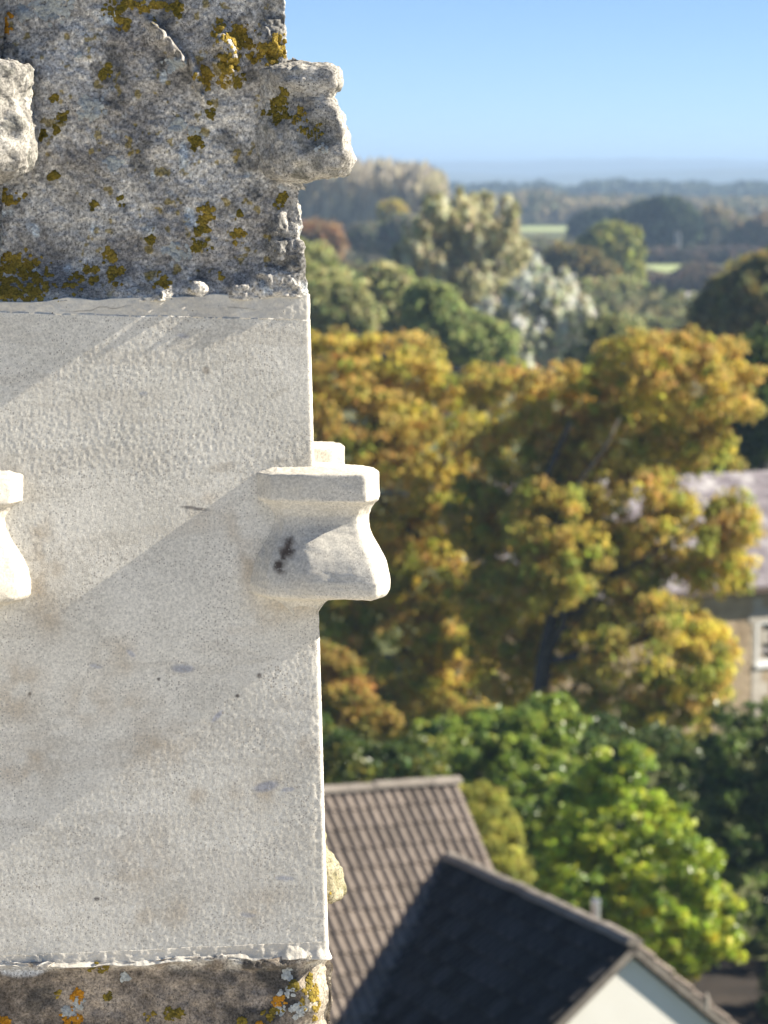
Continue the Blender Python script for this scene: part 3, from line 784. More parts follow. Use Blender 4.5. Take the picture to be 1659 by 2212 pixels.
mid('dark_bush', 'low dark hedge along the pale green meadow', 'hedge', 520,
    [(1420, 556, 60, 8, 0), (1500, 554, 60, 8, 0), (1580, 552, 60, 10, 0)], [((0.06, 0.055, 0.04), 4), ((0.11, 0.08, 0.06), 3)], 90)

# --- far woodland, uncountable
def woodland(name, label, D, prof, pal, n, leaf, depth, base_px, tall=1.5, trunks=0, wx=1.0):
    xs = [p[0] for p in prof]
    x = rng.uniform(xs[0], xs[-1], n); dist = D + rng.uniform(0, depth, n)
    top = np.interp(x, xs, [p[1] for p in prof])
    top = top + 5 * fbm(np.stack([x, np.zeros(n), np.zeros(n)], 1), 16.0, 3, 5.0 + D)
    zt = np.array([at(a, b, D)[2] for a, b in zip(x, top)]) + 0 * dist
    zt = np.maximum(zt, 1.0)
    X = np.array([at(a, 400, D)[0] for a in x]) * dist / D
    f = rng.random(n) ** (0.55 if wx == 1.0 else 0.85)
    P = np.stack([X, dist, zt * f + 0.1], 1)
    nrm = unit(rng.normal(size=(n, 3)) + np.array([0.3, -0.3, 0.5]))
    t2 = unit(np.cross(nrm, rng.normal(size=(n, 3)))); t2[:, 2] *= tall; t1 = np.cross(nrm, t2) * wx
    s = rng.uniform(0.6, 1.5, (n, 1)) * leaf * 0.5
    V = np.stack([P - t1 * s - t2 * s * .3, P + t1 * s * .3 - t2 * s, P + t1 * s + t2 * s * .3, P - t1 * s * .3 + t2 * s], 1).reshape(-1, 3)
    w = np.array([p[1] for p in pal], float); w /= w.sum()
    key = fbm(np.stack([X, dist, np.zeros(n)], 1), D * 0.02, 2, 9.0)
    order = np.clip(((key + 0.7) / 1.4) * len(pal) + rng.normal(size=n) * 0.4, 0, len(pal) - 1).astype(int)
    cc = np.array([p[0] for p in pal])[order] * rng.uniform(0.75, 1.25, (n, 1))
    V[:, 2] = np.maximum(V[:, 2], 0.02)
    Q = np.arange(n * 4).reshape(-1, 4)
    if trunks:
        tx = rng.uniform(xs[0], xs[-1], trunks); td = D + rng.uniform(0, depth, trunks)
        tz = np.interp(tx, xs, [p[1] for p in prof])
        TV = []
        for a, b, dd_ in zip(tx, tz, td):
            q = at(a, b + 4, D); X0 = q[0] * dd_ / D; h = max(q[2], 2.0); r = 0.16
            TV.append([(X0 - r, dd_, 0.02), (X0 + r, dd_, 0.02), (X0 + r * .2, dd_, h), (X0 - r * .2, dd_, h)])
            TV.append([(X0, dd_ - r, 0.02), (X0, dd_ + r, 0.02), (X0, dd_ + r * .2, h), (X0, dd_ - r * .2, h)])
        TV = np.array(TV).reshape(-1, 3)
        Q = np.concatenate([Q, len(V) + np.arange(len(TV)).reshape(-1, 4)])
        V = np.concatenate([V, TV]); cc4 = np.concatenate([np.repeat(cc, 4, 0), np.tile([0.20, 0.18, 0.15], (len(TV), 1))])
    else: cc4 = np.repeat(cc, 4, 0)
    o = obj(name, np_mesh(name, V, Q, M['leaf'], col=np.clip(cc4, 0.004, 0.8)))
    tag(o, label, 'woodland', kind='stuff'); return o
woodland('bare_wood', 'bare grey brown poplar wood on the skyline beside the pinnacle', 560,
         [(-200, 372), (100, 366), (430, 366), (640, 362), (720, 358), (800, 360), (880, 366), (930, 378), (965, 400)],
         [((0.46, 0.40, 0.30), 1), ((0.52, 0.46, 0.31), 1), ((0.42, 0.37, 0.29), 1), ((0.54, 0.48, 0.28), 1)], 70000, 0.9, 90, 560, 4.0, 680, 0.4)
woodland('far_wood', 'blue grey wood along the far valley', 1500, [(-700, 402), (300, 400), (900, 402), (1140, 404), (1180, 400), (1230, 414), (1250, 404), (1290, 396), (1360, 396), (1460, 400), (1560, 402), (1640, 400), (1760, 400), (2500, 402)],
         [((0.06, 0.08, 0.06), 1), ((0.09, 0.11, 0.075), 1), ((0.055, 0.075, 0.06), 1)], 60000, 2.2, 300, 450)
woodland('far_wood', 'mixed brown and green wood in front of the far blue wood', 900,
         [(-700, 436), (300, 432), (900, 440), (1100, 432), (1180, 420), (1240, 440), (1290, 436), (1400, 440), (1560, 444), (1640, 440), (1760, 440), (2500, 438)],
         [((0.12, 0.125, 0.075), 1), ((0.20, 0.165, 0.11), 1), ((0.14, 0.15, 0.085), 1), ((0.28, 0.23, 0.13), 1)], 60000, 1.7, 220, 500)
woodland('far_wood', 'scrubby hedges between the middle distance trees', 430,
         [(-300, 555), (620, 560), (760, 545), (900, 560), (1040, 560), (1160, 540), (1260, 545)],
         [((0.14, 0.14, 0.08), 1), ((0.20, 0.17, 0.11), 1), ((0.17, 0.175, 0.09), 1)], 15000, 1.2, 60, 580)
woodland('scrub', 'low scrub and brambles filling the ground between the nearer trees', 240,
         [(-500, 640), (200, 655), (500, 660), (700, 650), (900, 670), (1100, 690), (1300, 670), (1500, 690), (1800, 660), (2400, 650)],
         [((0.13, 0.15, 0.06), 1), ((0.20, 0.18, 0.085), 1), ((0.17, 0.18, 0.08), 1)], 32000, 0.75, 50, 760)
# two slim pale poles in the meadow
for k, x in enumerate((1459, 1467)):
    a = onz(x, 560, 0); h = at(x, 500, a[1])[2]
    o = MB().tube([(a[0], a[1], -0.1), (a[0], a[1], h)], [0.11, 0.07], 8).build('pole', M['white_paint'])
    tag(o, ('left' if k == 0 else 'right') + ' of the two slim pale poles standing below the big dark oak', 'pole', 'pale poles in the meadow')

# ------------------------------------------------------------------ church tower under our feet
tw = empty('church_tower', (0, 0, 0))
tag(tw, 'church tower top of pale ashlar with lead roof paled for bounce light, carrying the pinnacle', 'tower')
MB().box(-3.2, 3.0, -5.2, 4.7, 0, 12.05).build('tower_wall', M['tower'], tw)
MB().box(-2.85, 2.65, -4.85, 3.55, 12.052, 12.10).build('bounce_lead_roof', M['lead'], tw)  # out of view, acts as reflector for the pinnacle's shaded face
pp = MB()
MB().box(-3.2, 3.0, 3.56, 4.7, 12.052, 12.264).build('parapet', M['tower'], tw)
MB().box(-3.2, 3.0, -5.2, -4.86, 12.052, 12.264).build('parapet', M['tower'], tw)
MB().box(-3.2, -2.86, -4.858, 3.558, 12.052, 12.264).build('parapet', M['tower'], tw)
MB().box(2.66, 3.0, -4.858, 3.558, 12.052, 12.264).build('parapet', M['tower'], tw)

# ------------------------------------------------------------------ pinnacle
PD = 3.9
PO = np.array([0, 0, CAM_Z]) + ray(684, 1106) * PD
YAW = R(7.0)
BASE = PO[2] - 12.264
W = 0.40
TAPER = 0.0246
pin = empty('pinnacle', (PO[0], PO[1], 12.264), YAW)
tag(pin, 'square stone pinnacle with crockets, a clean new block between lichen covered weathered stones', 'pinnacle')
_cy, _sy = math.cos(YAW), math.sin(YAW)
def to_local(p):
    d = np.array(p) - PO
    return np.array([d[0] * _cy + d[1] * _sy, -d[0] * _sy + d[1] * _cy, d[2]])
def fpx(px, py, yl=0.0):
    """photo point on the front face -> local x, z"""
    a = to_local([0, 0, CAM_Z]); b = to_local(np.array([0, 0, CAM_Z]) + ray(px, py)) - a
    t = (yl - a[1]) / b[1]
    z = a[2] + b[2] * t
    t = (yl + TAPER * z - a[1]) / b[1]
    q = a + b * t
    return q[0], q[2]
def zr(py): return fpx(690, py)[1]
def lx(px, py): return fpx(px, py)[0]
def perimeter(nf, nr_, nl_, nb, rc=0.006, nc=7):
    pts, nor = [], []
    def seg(a, b, n, nrm):
        for t in np.linspace(0, 1, n, endpoint=True): pts.append((a[0] + (b[0] - a[0]) * t, a[1] + (b[1] - a[1]) * t)); nor.append(nrm)
    def arc(c, a0):
        for i in range(1, nc):
            t = a0 + (math.pi / 2) * i / nc; pts.append((c[0] + rc * math.cos(t), c[1] + rc * math.sin(t))); nor.append((math.cos(t), math.sin(t)))
    seg((-W + rc, 0), (-rc, 0), nf, (0, -1)); arc((-rc, rc), -math.pi / 2)
    seg((0, rc), (0, W - rc), nr_, (1, 0)); arc((-rc, W - rc), 0)
    seg((-rc, W), (-W + rc, W), nb, (0, 1)); arc((-W + rc, W - rc), math.pi / 2)
    seg((-W, W - rc), (-W, rc), nl_, (-1, 0)); arc((-W + rc, rc), math.pi)
    return np.array(pts), np.array(nor)
NF = 330
PER, NOR = perimeter(NF, 70, 40, 24)
CXY = np.array([-W / 2, W / 2])
def block(name, vs, zb, zt, disp, colf, mat, cham=0.0, lean=0.0):
    n = len(PER)
    v = np.asarray(vs)[:, None]
    Z = zb(PER)[None, :] * (1 - v) + zt(PER)[None, :] * v
    s = (W / 2 - TAPER * Z) / (W / 2)
    X = CXY[0] + (PER[None, :, 0] - CXY[0]) * s; Y = CXY[1] + (PER[None, :, 1] - CXY[1]) * s
    P = np.stack([X, Y, Z], -1)
    if lean > 0:
        edge = 0.005 * np.clip(0.6 + fbm(P * np.array([0.3, 0.3, 1.0]), 0.028, 4, 61.0, 0.6), 0, 2) * sstep(zr(690), zr(600), P[..., 2])
        P[..., 0] -= (np.clip(P[..., 2] - zr(690), 0, 1) * lean + edge * sstep(-0.03, 0.0, P[..., 0])) * np.clip((P[..., 0] + W) / W, 0, 1)
    d = disp(P, NOR)
    if cham > 0:
        c_ = cham * sstep(zr(2068), zr(2085), P[..., 2]) * (0.75 + 0.5 * fbm(P * np.array([0, 0, 1.0]), 0.03, 2, 3.0))
        fr = (NOR[None, :, 1] < -0.05)
        P[..., 1] += np.where(fr, np.clip(c_ + P[..., 0], 0, 1) * 0.95, np.where(NOR[None, :, 0] > 0.5, np.clip(c_ * 0.95 - P[..., 1], 0, 1), 0))
    P[..., 0] += NOR[None, :, 0] * d; P[..., 1] += NOR[None, :, 1] * d
    nz = len(vs)
    idx = np.arange(nz * n).reshape(nz, n)
    a = idx[:-1]; b = idx[1:]
    Q = np.stack([a, np.roll(a, -1, 1), np.roll(b, -1, 1), b], -1).reshape(-1, 4)
    V = P.reshape(-1, 3)
    c = colf(P, d).reshape(-1, 3)
    cb, ct = len(V), len(V) + 1
    V = np.concatenate([V, [[CXY[0], CXY[1], V[:n, 2].mean()], [CXY[0], CXY[1], V[-n:, 2].mean()]]])
    c = np.concatenate([c, c[:2]])
    T = [[cb, (j + 1) % n, j] for j in range(n)] + [[ct, idx[-1, j], idx[-1, (j + 1) % n]] for j in range(n)]
    Vw = V.copy(); Vw[:, 2] += BASE
    o = obj(name, np_mesh(name, Vw, Q, mat, col=np.clip(c, 0.01, 0.85), smooth=True, tris=T), pin)
    return o, P[:, :NF].copy()
def mixc(a, b, t):
    t = np.asarray(t)[..., None]; return np.array(a) * (1 - t) + np.array(b) * t
def ell(P, px, py, rx, ry, ang=0.0, soft=0.35):
    """soft elliptical mark on the front face, photo units"""
    x, z = fpx(px, py); k = PD / FPX
    dx, dz = (P[..., 0] - x) / k, -(P[..., 2] - z) / k
    c, s = math.cos(R(ang)), math.sin(R(ang))
    r = np.sqrt(((dx * c + dz * s) / rx) ** 2 + ((-dx * s + dz * c) / ry) ** 2)
    return (1 - sstep(1 - soft, 1 + soft, r)) * (P[..., 1] < 0.05)

# joint lines (local z as a function of the plan position)
zt_new = lambda p: zr(690) + (zr(668) - zr(690)) * np.clip(-p[:, 0] / W, 0, 1) + 0.0006 * fbm(np.c_[p, np.zeros(len(p))], 0.02, 2, 4.0)
zb_up = lambda p: zr(640) + (zr(656) - zr(640)) * np.clip(-p[:, 0] / W, 0, 1) + 0.0022 * fbm(np.c_[p, np.zeros(len(p))], 0.035, 3, 8.0)
zb_new = lambda p: zr(2036) + (zr(2056) - zr(2036)) * np.clip(-p[:, 0] / W, 0, 1) + 0.0006 * fbm(np.c_[p, np.zeros(len(p))], 0.02, 2, 2.0)
zt_low = lambda p: zr(2064) + (zr(2074) - zr(2064)) * np.clip(-p[:, 0] / W, 0, 1) + 0.004 * fbm(np.c_[p, np.zeros(len(p))], 0.04, 3, 6.0)

def disp_up(P, N):
    x, z = P[..., 0], P[..., 2]; s = -x
    front = (N[None, :, 1] < -0.5) * 1.0; right = (N[None, :, 0] > 0.3) * 1.0
    away = sstep(zr(655), zr(560), z)
    rec = -0.018 * sstep(0.012, 0.10, s) - 0.030 * sstep(0.08, 0.36, s)
    rec = rec * (0.06 + 0.94 * away) * front
    tap = 0.0
    big = 0.0050 * fbm(P, 0.075, 2, 1.7); med = 0.0032 * fbm(P, 0.020, 3, 5.1); fine = 0.0013 * fbm(P, 0.0055, 2, 9.3)
    pits = -0.004 * np.clip(fbm(P, 0.03, 2, 21.0) - 0.45, 0, 1)
    # proud, crumbled plates left standing by the erosion
    wob = 0.75 + 0.5 * fbm(P, 0.012, 2, 27.0)
    pl = 0
    for (x_, y_, rx, ry, an, h) in ((365, 95, 60, 13, 52, .008), (428, 170, 45, 9, 75, .008), (490, 120, 30, 55, -15, .012), (590, 110, 34, 60, 0, .012), 
                              (605, 520, 18, 50, 0, .007), (640, 560, 20, 70, 0, .004), (600, 612, 60, 34, 0, .008), (520, 628, 26, 26, 0, .007), (425, 622, 22, 16, 0, .008), (340, 645, 14, 12, 0, .008)):
        pl = np.maximum(pl, ell(P, x_, y_, rx, ry, an, 0.5) * np.clip(wob * 1.25, 0, 1))
    base = rec + tap + big * (0.2 + 0.8 * away) + med + fine + pits
    stand = 0.0045 + 0.4 * med + 2.0 * fine
    return np.maximum(base, base * (1 - pl) + stand * pl) * front + base * (1 - front)
def col_up(P, d):
    t = np.clip(0.5 + 0.55 * fbm(P, 0.05, 4, 2.2, 0.65), 0, 1)
    c = mixc((0.26, 0.245, 0.225), (0.58, 0.55, 0.495), t)
    c = mixc(c, (0.34, 0.30, 0.26), np.clip(0.35 * fbm(P, 0.10, 2, 33.0), 0, 0.5))
    dk = np.clip(2.2 * (fbm(P, 0.03, 3, 12.5) - 0.42), 0, 0.65)
    c = mixc(c, (0.10, 0.10, 0.095), dk)
    pl = np.clip(3.0 * (fbm(P, 0.022, 2, 15.5) - 0.72), 0, 0.8)
    c = mixc(c, (0.50, 0.54, 0.55), pl)
    c = c * (1 + 0.38 * fbm(P, 0.0032, 2, 55.0))[..., None]
    ms = np.clip(6.0 * (fbm(P, 0.011, 3, 101.0) - 0.62), 0, 0.75) * (fbm(P, 0.11, 2, 7.0) > -0.1)
    c = mixc(c, (0.25, 0.185, 0.035), ms)
    low = sstep(zr(600), zr(660), P[..., 2])
    return mixc(c, (0.56, 0.52, 0.45), low * 0.6)
def twist(P, N):
    front = (N[None, :, 1] < -0.5) * np.clip(-P[..., 0], 0, 1)
    return -0.036 * front * sstep(zr(1250), zr(1600), P[..., 2])
def disp_new(P, N):
    grain = 0.00017 * fbm(P, 0.0028, 2, 3.3) * (0.6 + 0.6 * np.clip(0.5 + fbm(P, 0.08, 2, 13.0), 0, 1.4)) + 0.0005 * fbm(P, 0.16, 2, 1.1)
    grain = grain + twist(P, N)
    edge = np.exp(-((P[..., 0]) / 0.004) ** 2)
    return grain - edge * 0.0009 * np.abs(fbm(P, 0.012, 2, 14.0))
MARKS = [(395, 1445, 24, 9, 3, (0.37, 0.37, 0.39), .9), (575, 1700, 26, 11, -12, (0.36, 0.36, 0.385), .9), (622, 1706, 15, 5, -6, (0.40, 0.40, 0.42), .8),
         (208, 1440, 14, 5, 10, (0.40, 0.40, 0.43), .7), (283, 1412, 12, 5, 40, (0.42, 0.42, 0.45), .7), (470, 1548, 16, 5, -45, (0.40, 0.40, 0.44), .8),
         (615, 1898, 20, 5, 4, (0.42, 0.42, 0.44), .8), (535, 1978, 18, 5, 8, (0.42, 0.42, 0.44), .6), (420, 1098, 30, 3.5, 8, (0.15, 0.14, 0.13), .85),
         (395, 725, 14, 4, 5, (0.36, 0.36, 0.40), .6), (310, 850, 10, 4, 0, (0.34, 0.36, 0.40), .6), (445, 800, 8, 8, 0, (0.33, 0.28, 0.22), .7),
         (513, 1504, 5, 4, 0, (0.07, 0.06, 0.055), .9), (560, 1460, 5, 6, 0, (0.12, 0.10, 0.09), .8), (343, 1468, 4, 3, 0, (0.10, 0.09, 0.08), .9), (210, 1945, 6, 4, 0, (0.09, 0.08, 0.075), .9),
         (65, 1502, 4, 4, 0, (0.12, 0.10, 0.08), .8), (480, 1010, 30, 10, -12, (0.42, 0.36, 0.28), .4), (600, 850, 26, 6, -25, (0.46, 0.42, 0.34), .5)]
STAINS = [(190, 1520, 45, 40), (295, 1528, 45, 30), (335, 1620, 70, 45), (255, 1420, 40, 35), (560, 1710, 60, 30), (30, 1500, 60, 60), (55, 1660, 60, 50), (430, 1105, 45, 30),
          (310, 1860, 60, 50), (350, 1985, 60, 30), (560, 1960, 50, 30), (430, 1720, 22, 16), (660, 1610, 22, 20), (95, 1290, 40, 70), (100, 1180, 22, 90), (530, 1200, 26, 90), (600, 1320, 90, 26)]
def col_new(P, d):
    t = np.clip(0.5 + 0.4 * fbm(P, 0.09, 4, 6.2, 0.6), 0, 1)
    c = mixc((0.64, 0.60, 0.515), (0.77, 0.725, 0.63), t)
    st = P.copy(); st[..., 2] *= 5.0
    c = mixc(c, (0.50, 0.445, 0.36), np.clip(0.7 * (fbm(st, 0.11, 4, 71.0, 0.6) - 0.15), 0, 0.25))
    c = c * (1 + 0.055 * fbm(P, 0.0045, 2, 91.0))[..., None]
    wob = 0.5 + 0.6 * fbm(P, 0.02, 3, 18.0)
    for (x, y, rx, ry) in STAINS:
        c = mixc(c, (0.47, 0.37, 0.25), np.clip(ell(P, x, y, rx, ry, -15, 0.9) * wob, 0, 1) * 0.62)
    for (x, y, rx, ry, a, cc, k) in MARKS:
        c = mixc(c, cc, ell(P, x, y, rx, ry, a, 0.35) * k)
    return c
def disp_low(P, N):
    x, z = P[..., 0], P[..., 2]; s = -x
    front = (N[None, :, 1] < -0.5) * 1.0
    S = P.copy(); S[..., 2] *= 0.28
    near = sstep(zr(2062), zr(2100), z)
    rec = -0.006 * sstep(0.02, 0.06, s) - 0.026 * sstep(0.05, 0.36, s)
    ribs = 0.0055 * fbm(S, 0.028, 3, 2.9)
    base = (rec * front + ribs) * near + 0.0022 * fbm(P, 0.014, 3, 6.1) + (0.003 * (1 - near)) * front + twist(P, N)
    pl = 0
    for (x_, y_, rx, ry, an) in ((570, 2082, 60, 14, 0), (90, 2085, 22, 14, -10)):
        pl = np.maximum(pl, ell(P, x_, y_, rx, ry, an, 0.5) * np.clip(0.9 + 0.7 * fbm(P, 0.008, 2, 27.0), 0, 1))
    stand = 0.006 + 0.0022 * fbm(P, 0.006, 2, 3.0)
    return np.maximum(base, base * (1 - pl) + stand * pl) * front + base * (1 - front)
def col_low(P, d):
    t = np.clip(0.5 + 0.6 * fbm(P, 0.035, 4, 1.2, 0.65), 0, 1)
    c = mixc((0.15, 0.125, 0.10), (0.36, 0.30, 0.235), t)
    x = P[..., 0]
    blk = sstep(-0.135, -0.075, x) * sstep(-0.02, -0.03, x) * np.clip(0.7 + 0.9 * fbm(P, 0.025, 3, 4.4), 0, 1)
    c = mixc(c, (0.06, 0.058, 0.055), np.clip(blk, 0, .9))
    c = mixc(c, (0.07, 0.066, 0.06), np.clip(1.5 * (fbm(P, 0.04, 3, 44.0) - 0.3), 0, .7))
    pale = sstep(-0.022, -0.012, x)
    c = mixc(c, (0.50, 0.44, 0.34), pale * np.clip(0.6 + 0.6 * fbm(P, 0.015, 3, 8.8), 0, 1))
    top = sstep(zr(2105), zr(2075), P[..., 2]) * np.clip(0.4 + 0.8 * fbm(P, 0.02, 3, 3.0), 0, 1)
    c = mixc(c, (0.58, 0.55, 0.49), np.clip(top, 0, 1))
    pm = ell(P, 60, 2085, 75, 42, -10, 0.12)
    return mixc(c, (0.50, 0.51, 0.52), np.clip(pm * (0.6 + 0.8 * fbm(P, 0.02, 2, 5.0)), 0, 1))
def disp_mort_low(P, N):
    v = np.linspace(0, 1, P.shape[0])[:, None]
    nn = np.clip(0.5 + fbm(P * np.array([1, 1, 0]), 0.035, 4, 19.0, 0.6), 0, 1.3)
    ext = 0.30 + 0.5 * sstep(-0.20, -0.02, P[..., 0]) * nn
    led = np.clip(1 - v / ext, 0, 1) * (0.0025 + 0.0035 * nn)
    return twist(P, N) + led * (N[None, :, 1] < 0.5) + 0.0006 * fbm(P, 0.006, 3, 7.1)
def disp_mort(P, N):
    front = (N[None, :, 1] < -0.5) * 1.0
    return 0.0002 * front + 0.0007 * fbm(P, 0.010, 3, 7.1) - 0.0003
def col_mort(P, d):
    t = np.clip(0.5 + 0.5 * fbm(P, 0.03, 3, 6.6), 0, 1)
    c = mixc((0.58, 0.535, 0.455), (0.71, 0.665, 0.575), t)
    zc = 0.5 * (zr(672) + zr(668)) + 0.0035 * fbm(P * np.array([1, 1, 0]), 0.03, 3, 2.0) + 0.003 * np.clip(-P[..., 0] / W, 0, 1)
    crack = np.exp(-((P[..., 2] - zc) / 0.0006) ** 2) * np.clip(0.5 + 1.6 * fbm(P, 0.04, 2, 77.0), 0, 1) * 0.75
    return mixc(c, (0.10, 0.085, 0.07), np.clip(crack * 0.8, 0, 1))
vs_up = np.concatenate([np.linspace(0, 0.60, 285), np.linspace(0.615, 1, 24)])
up_o, FU = block('weathered_stone', vs_up, zb_up, lambda p: np.full(len(p), zr(-500)), disp_up, col_up, M['old_stone'], lean=0.047)
new_o, FN = block('new_stone', np.linspace(0, 1, 430), zb_new, zt_new, disp_new, col_new, M['new_stone'])
vs_lo = np.concatenate([np.linspace(0, 0.83, 16), np.linspace(0.835, 1, 96)])
low_o, FL = block('weathered_stone', vs_lo, lambda p: np.full(len(p), -BASE), zt_low, disp_low, col_low, M['old_stone'], 0.022)
e_ = 0.0003
block('mortar_joint', np.linspace(0, 1, 20), lambda p: zt_new(p) + e_ - .0015, lambda p: zb_up(p) + .004, disp_mort, col_mort, M['mortar'])
block('mortar_joint', np.linspace(0, 1, 26), lambda p: zt_low(p) - .004, lambda p: zb_new(p) - e_ + .0015, disp_mort_low, col_mort, M['mortar'])
up_o['label'] = 'grey weathered upper stone speckled with mustard lichen'
new_o['label'] = 'clean cream replacement block'
low_o['label'] = 'dark crusted lower stone'

# crockets -----------------------------------------------------------
def crocket(name, table, parent, mat, colf, noise, mirror=None, seed=0.0, nz=140, hollow=None):
    T = np.array(table, float)
    zz = np.array([zr(y) for y in T[:, 0]])
    u = np.linspace(0, 1, len(T)); uu = np.linspace(0, 1, nz)
    def sm(a):                      # piecewise linear, lightly smoothed
        b = np.interp(uu, u, a)
        for _ in range(1): b[1:-1] = 0.25 * b[:-2] + 0.5 * b[1:-1] + 0.25 * b[2:]
        return b
    z, e, p, q = sm(zz), sm(T[:, 1]), sm(T[:, 2]), sm(T[:, 3])
    k = 14
    rows = []
    for i in range(nz):
        E, Pp, Qq = e[i], p[i], q[i]
        tilt = 0.016 * np.clip(Pp / 0.05, 0, 1.2)
        cp = np.array([(-E - .006, 0.02), (-E, -0.001), (-E * .80, -Pp * .55), (-0.017 if E > .03 else -E * .3, -Pp), (Qq * .70, -Pp - tilt),
                       (Qq * .93, -Pp * .62 - .002), (Qq, 0.008), (Qq * .97, 0.045), (Qq * .72, 0.074), (-0.004, 0.09), (-0.03, 0.095)])
        tt = np.linspace(0, len(cp) - 1, (len(cp) - 1) * k + 1)
        x = np.interp(tt, np.arange(len(cp)), cp[:, 0]); y = np.interp(tt, np.arange(len(cp)), cp[:, 1])
        for _ in range(1):
            x[1:-1] = .25 * x[:-2] + .5 * x[1:-1] + .25 * x[2:]; y[1:-1] = .25 * y[:-2] + .5 * y[1:-1] + .25 * y[2:]
        cx = -TAPER * z[i]; cy = TAPER * z[i]
        rows.append(np.stack([x + cx, y + cy, np.full_like(x, z[i])], -1))
    P = np.array(rows)
    # displace along the surface normal
    du = np.gradient(P, axis=1); dv = np.gradient(P, axis=0)
    n = unit(np.cross(du, -dv)); n = n if n[nz // 2, k * 4, 1] < 0 else -n
    S = P + seed
    dd_ = sum(a * fbm(S, sc, 3, 3.0 + seed) for a, sc in noise)
    if hollow is not None:
        for (hx, hy, hr, hd) in hollow:
            x0, z0 = fpx(hx, hy, -0.03); r = np.sqrt((P[..., 0] - x0) ** 2 + (P[..., 2] - z0) ** 2) / (hr * PD / FPX)
            dd_ = dd_ - hd * np.exp(-r ** 2) * (P[..., 1] < 0.01)
    P = P + n * dd_[..., None]
    c = colf(P).reshape(-1, 3)
    V = P.copy()
    if mirror == 'x': V[..., 0] = -W - V[..., 0]
    if mirror == 'y': V[..., 1] = W - V[..., 1]
    m = P.shape[1]; idx = np.arange(nz * m).reshape(nz, m)
    Q = np.stack([idx[:-1, :-1], idx[1:, :-1], idx[1:, 1:], idx[:-1, 1:]], -1).reshape(-1, 4)
    if mirror: Q = Q[:, ::-1]
    V = V.reshape(-1, 3); V[:, 2] += BASE
    o = obj(name, np_mesh(name, V, Q, mat, col=np.clip(c, 0.01, 0.85), smooth=True), parent)
    P2 = V.reshape(nz, m, 3).copy(); P2[..., 2] -= BASE
    return o, P2
TN = [(1008, .050, -.003, -.004), (1013, .058, .016, .045), (1017.5, .065, .031, .071), (1020, .0675, .035, .0738), (1050, .067, .0355, .0735), (1075, .0665, .0355, .0735), (1079, .063, .034, .0725), (1085, .056, .030, .069), (1096, .051, .026, .064),
      (1112, .047, .022, .0605), (1132, .049, .023, .0605), (1152, .054, .028, .0635), (1176, .062, .037, .070), (1200, .069, .045, .0765), (1224, .074, .051, .081), (1246, .077, .054, .083),
      (1262, .078, .054, .0835), (1274, .077, .0525, .0825), (1281, .074, .050, .079), (1284.5, .070, .046, .073), (1287, .066, .036, .055), (1289, .062, .022, .034), (1291, .058, .011, .018), (1296, .050, .004, .010), (1306, .04, .000, .004), (1326, .03, -.004, -.004)]
def col_crk(P):
    t = np.clip(0.5 + 0.4 * fbm(P, 0.06, 4, 6.2, 0.6), 0, 1)
    c = mixc((0.55, 0.51, 0.435), (0.65, 0.61, 0.53), t)
    for (x, y, rx, ry, a) in ((622, 1186, 18, 30, 35), (605, 1224, 16, 20, 10)):
        x0, z0 = fpx(x, y, -0.035); kk = PD / FPX
        dx, dz = (P[..., 0] - x0) / kk, -(P[..., 2] - z0) / kk
        cs, sn = math.cos(R(a)), math.sin(R(a))
        r = np.sqrt(((dx * cs + dz * sn) / rx) ** 2 + ((-dx * sn + dz * cs) / ry) ** 2)
        mk = (1 - sstep(0.3, 1.15, r + 0.35 * fbm(P, 0.006, 2, 3.0))) * (P[..., 1] < 0)
        c = mixc(c, (0.055, 0.035, 0.028), np.clip(mk, 0, 1) * 0.9)
    return c
def col_crk_plain(P):
    t = np.clip(0.5 + 0.4 * fbm(P, 0.06, 4, 9.2, 0.6), 0, 1)
    return mixc((0.50, 0.46, 0.385), (0.60, 0.555, 0.475), t)
GN = [(0.0008, 0.03), (0.0005, 0.005)]
crocket('crocket', TN, new_o, M['new_stone'], col_crk, GN)[0]['label'] = 'crocket with a dark brown scar'
crocket('crocket', TN, new_o, M['new_stone'], col_crk_plain, GN, 'x', 3.0)
crocket('crocket', TN, new_o, M['new_stone'], col_crk_plain, [(0.003, 0.04), (0.0006, 0.008)], 'y', 6.0)
TU = [(128, .030, -.004, -.014), (138, .040, .018, .010), (145, .044, .028, .034), (152, .046, .032, .0425), (184, .045, .033, .043), (200, .043, .029, .035), (212, .042, .027, .031), (226, .043, .030, .037), (250, .046, .036, .045), (280, .049, .040, .049),
      (310, .050, .042, .052), (340, .051, .042, .054), (362, .050, .039, .050), (375, .046, .034, .042), (382, .040, .026, .024), (387, .028, .012, .002), (396, .016, .000, -.008), (410, .008, -.008, -.014)]
def col_crk_old(P):
    t = np.clip(0.5 + 0.55 * fbm(P, 0.03, 4, 2.7, 0.65), 0, 1)
    c = mixc((0.24, 0.225, 0.20), (0.52, 0.49, 0.435), t)
    return mixc(c, (0.12, 0.12, 0.10), np.clip(2.2 * (fbm(P, 0.02, 3, 31.0) - 0.4), 0, .6))
OLDN = [(0.0040, 0.032), (0.0024, 0.012), (0.0010, 0.004)]
cu, CU = crocket('crocket', TU, up_o, M['old_stone'], col_crk_old, OLDN, None, 11.0, 120, [(690, 285, 32, 0.011), (600, 230, 40, 0.006)])
cu['label'] = 'worn eroded crocket'
TUL = [(a, b * 1.5, c * 1.15, d) for a, b, c, d in TU]
crocket('crocket', TUL, up_o, M['old_stone'], col_crk_old, OLDN, 'x', 5.0, 110)
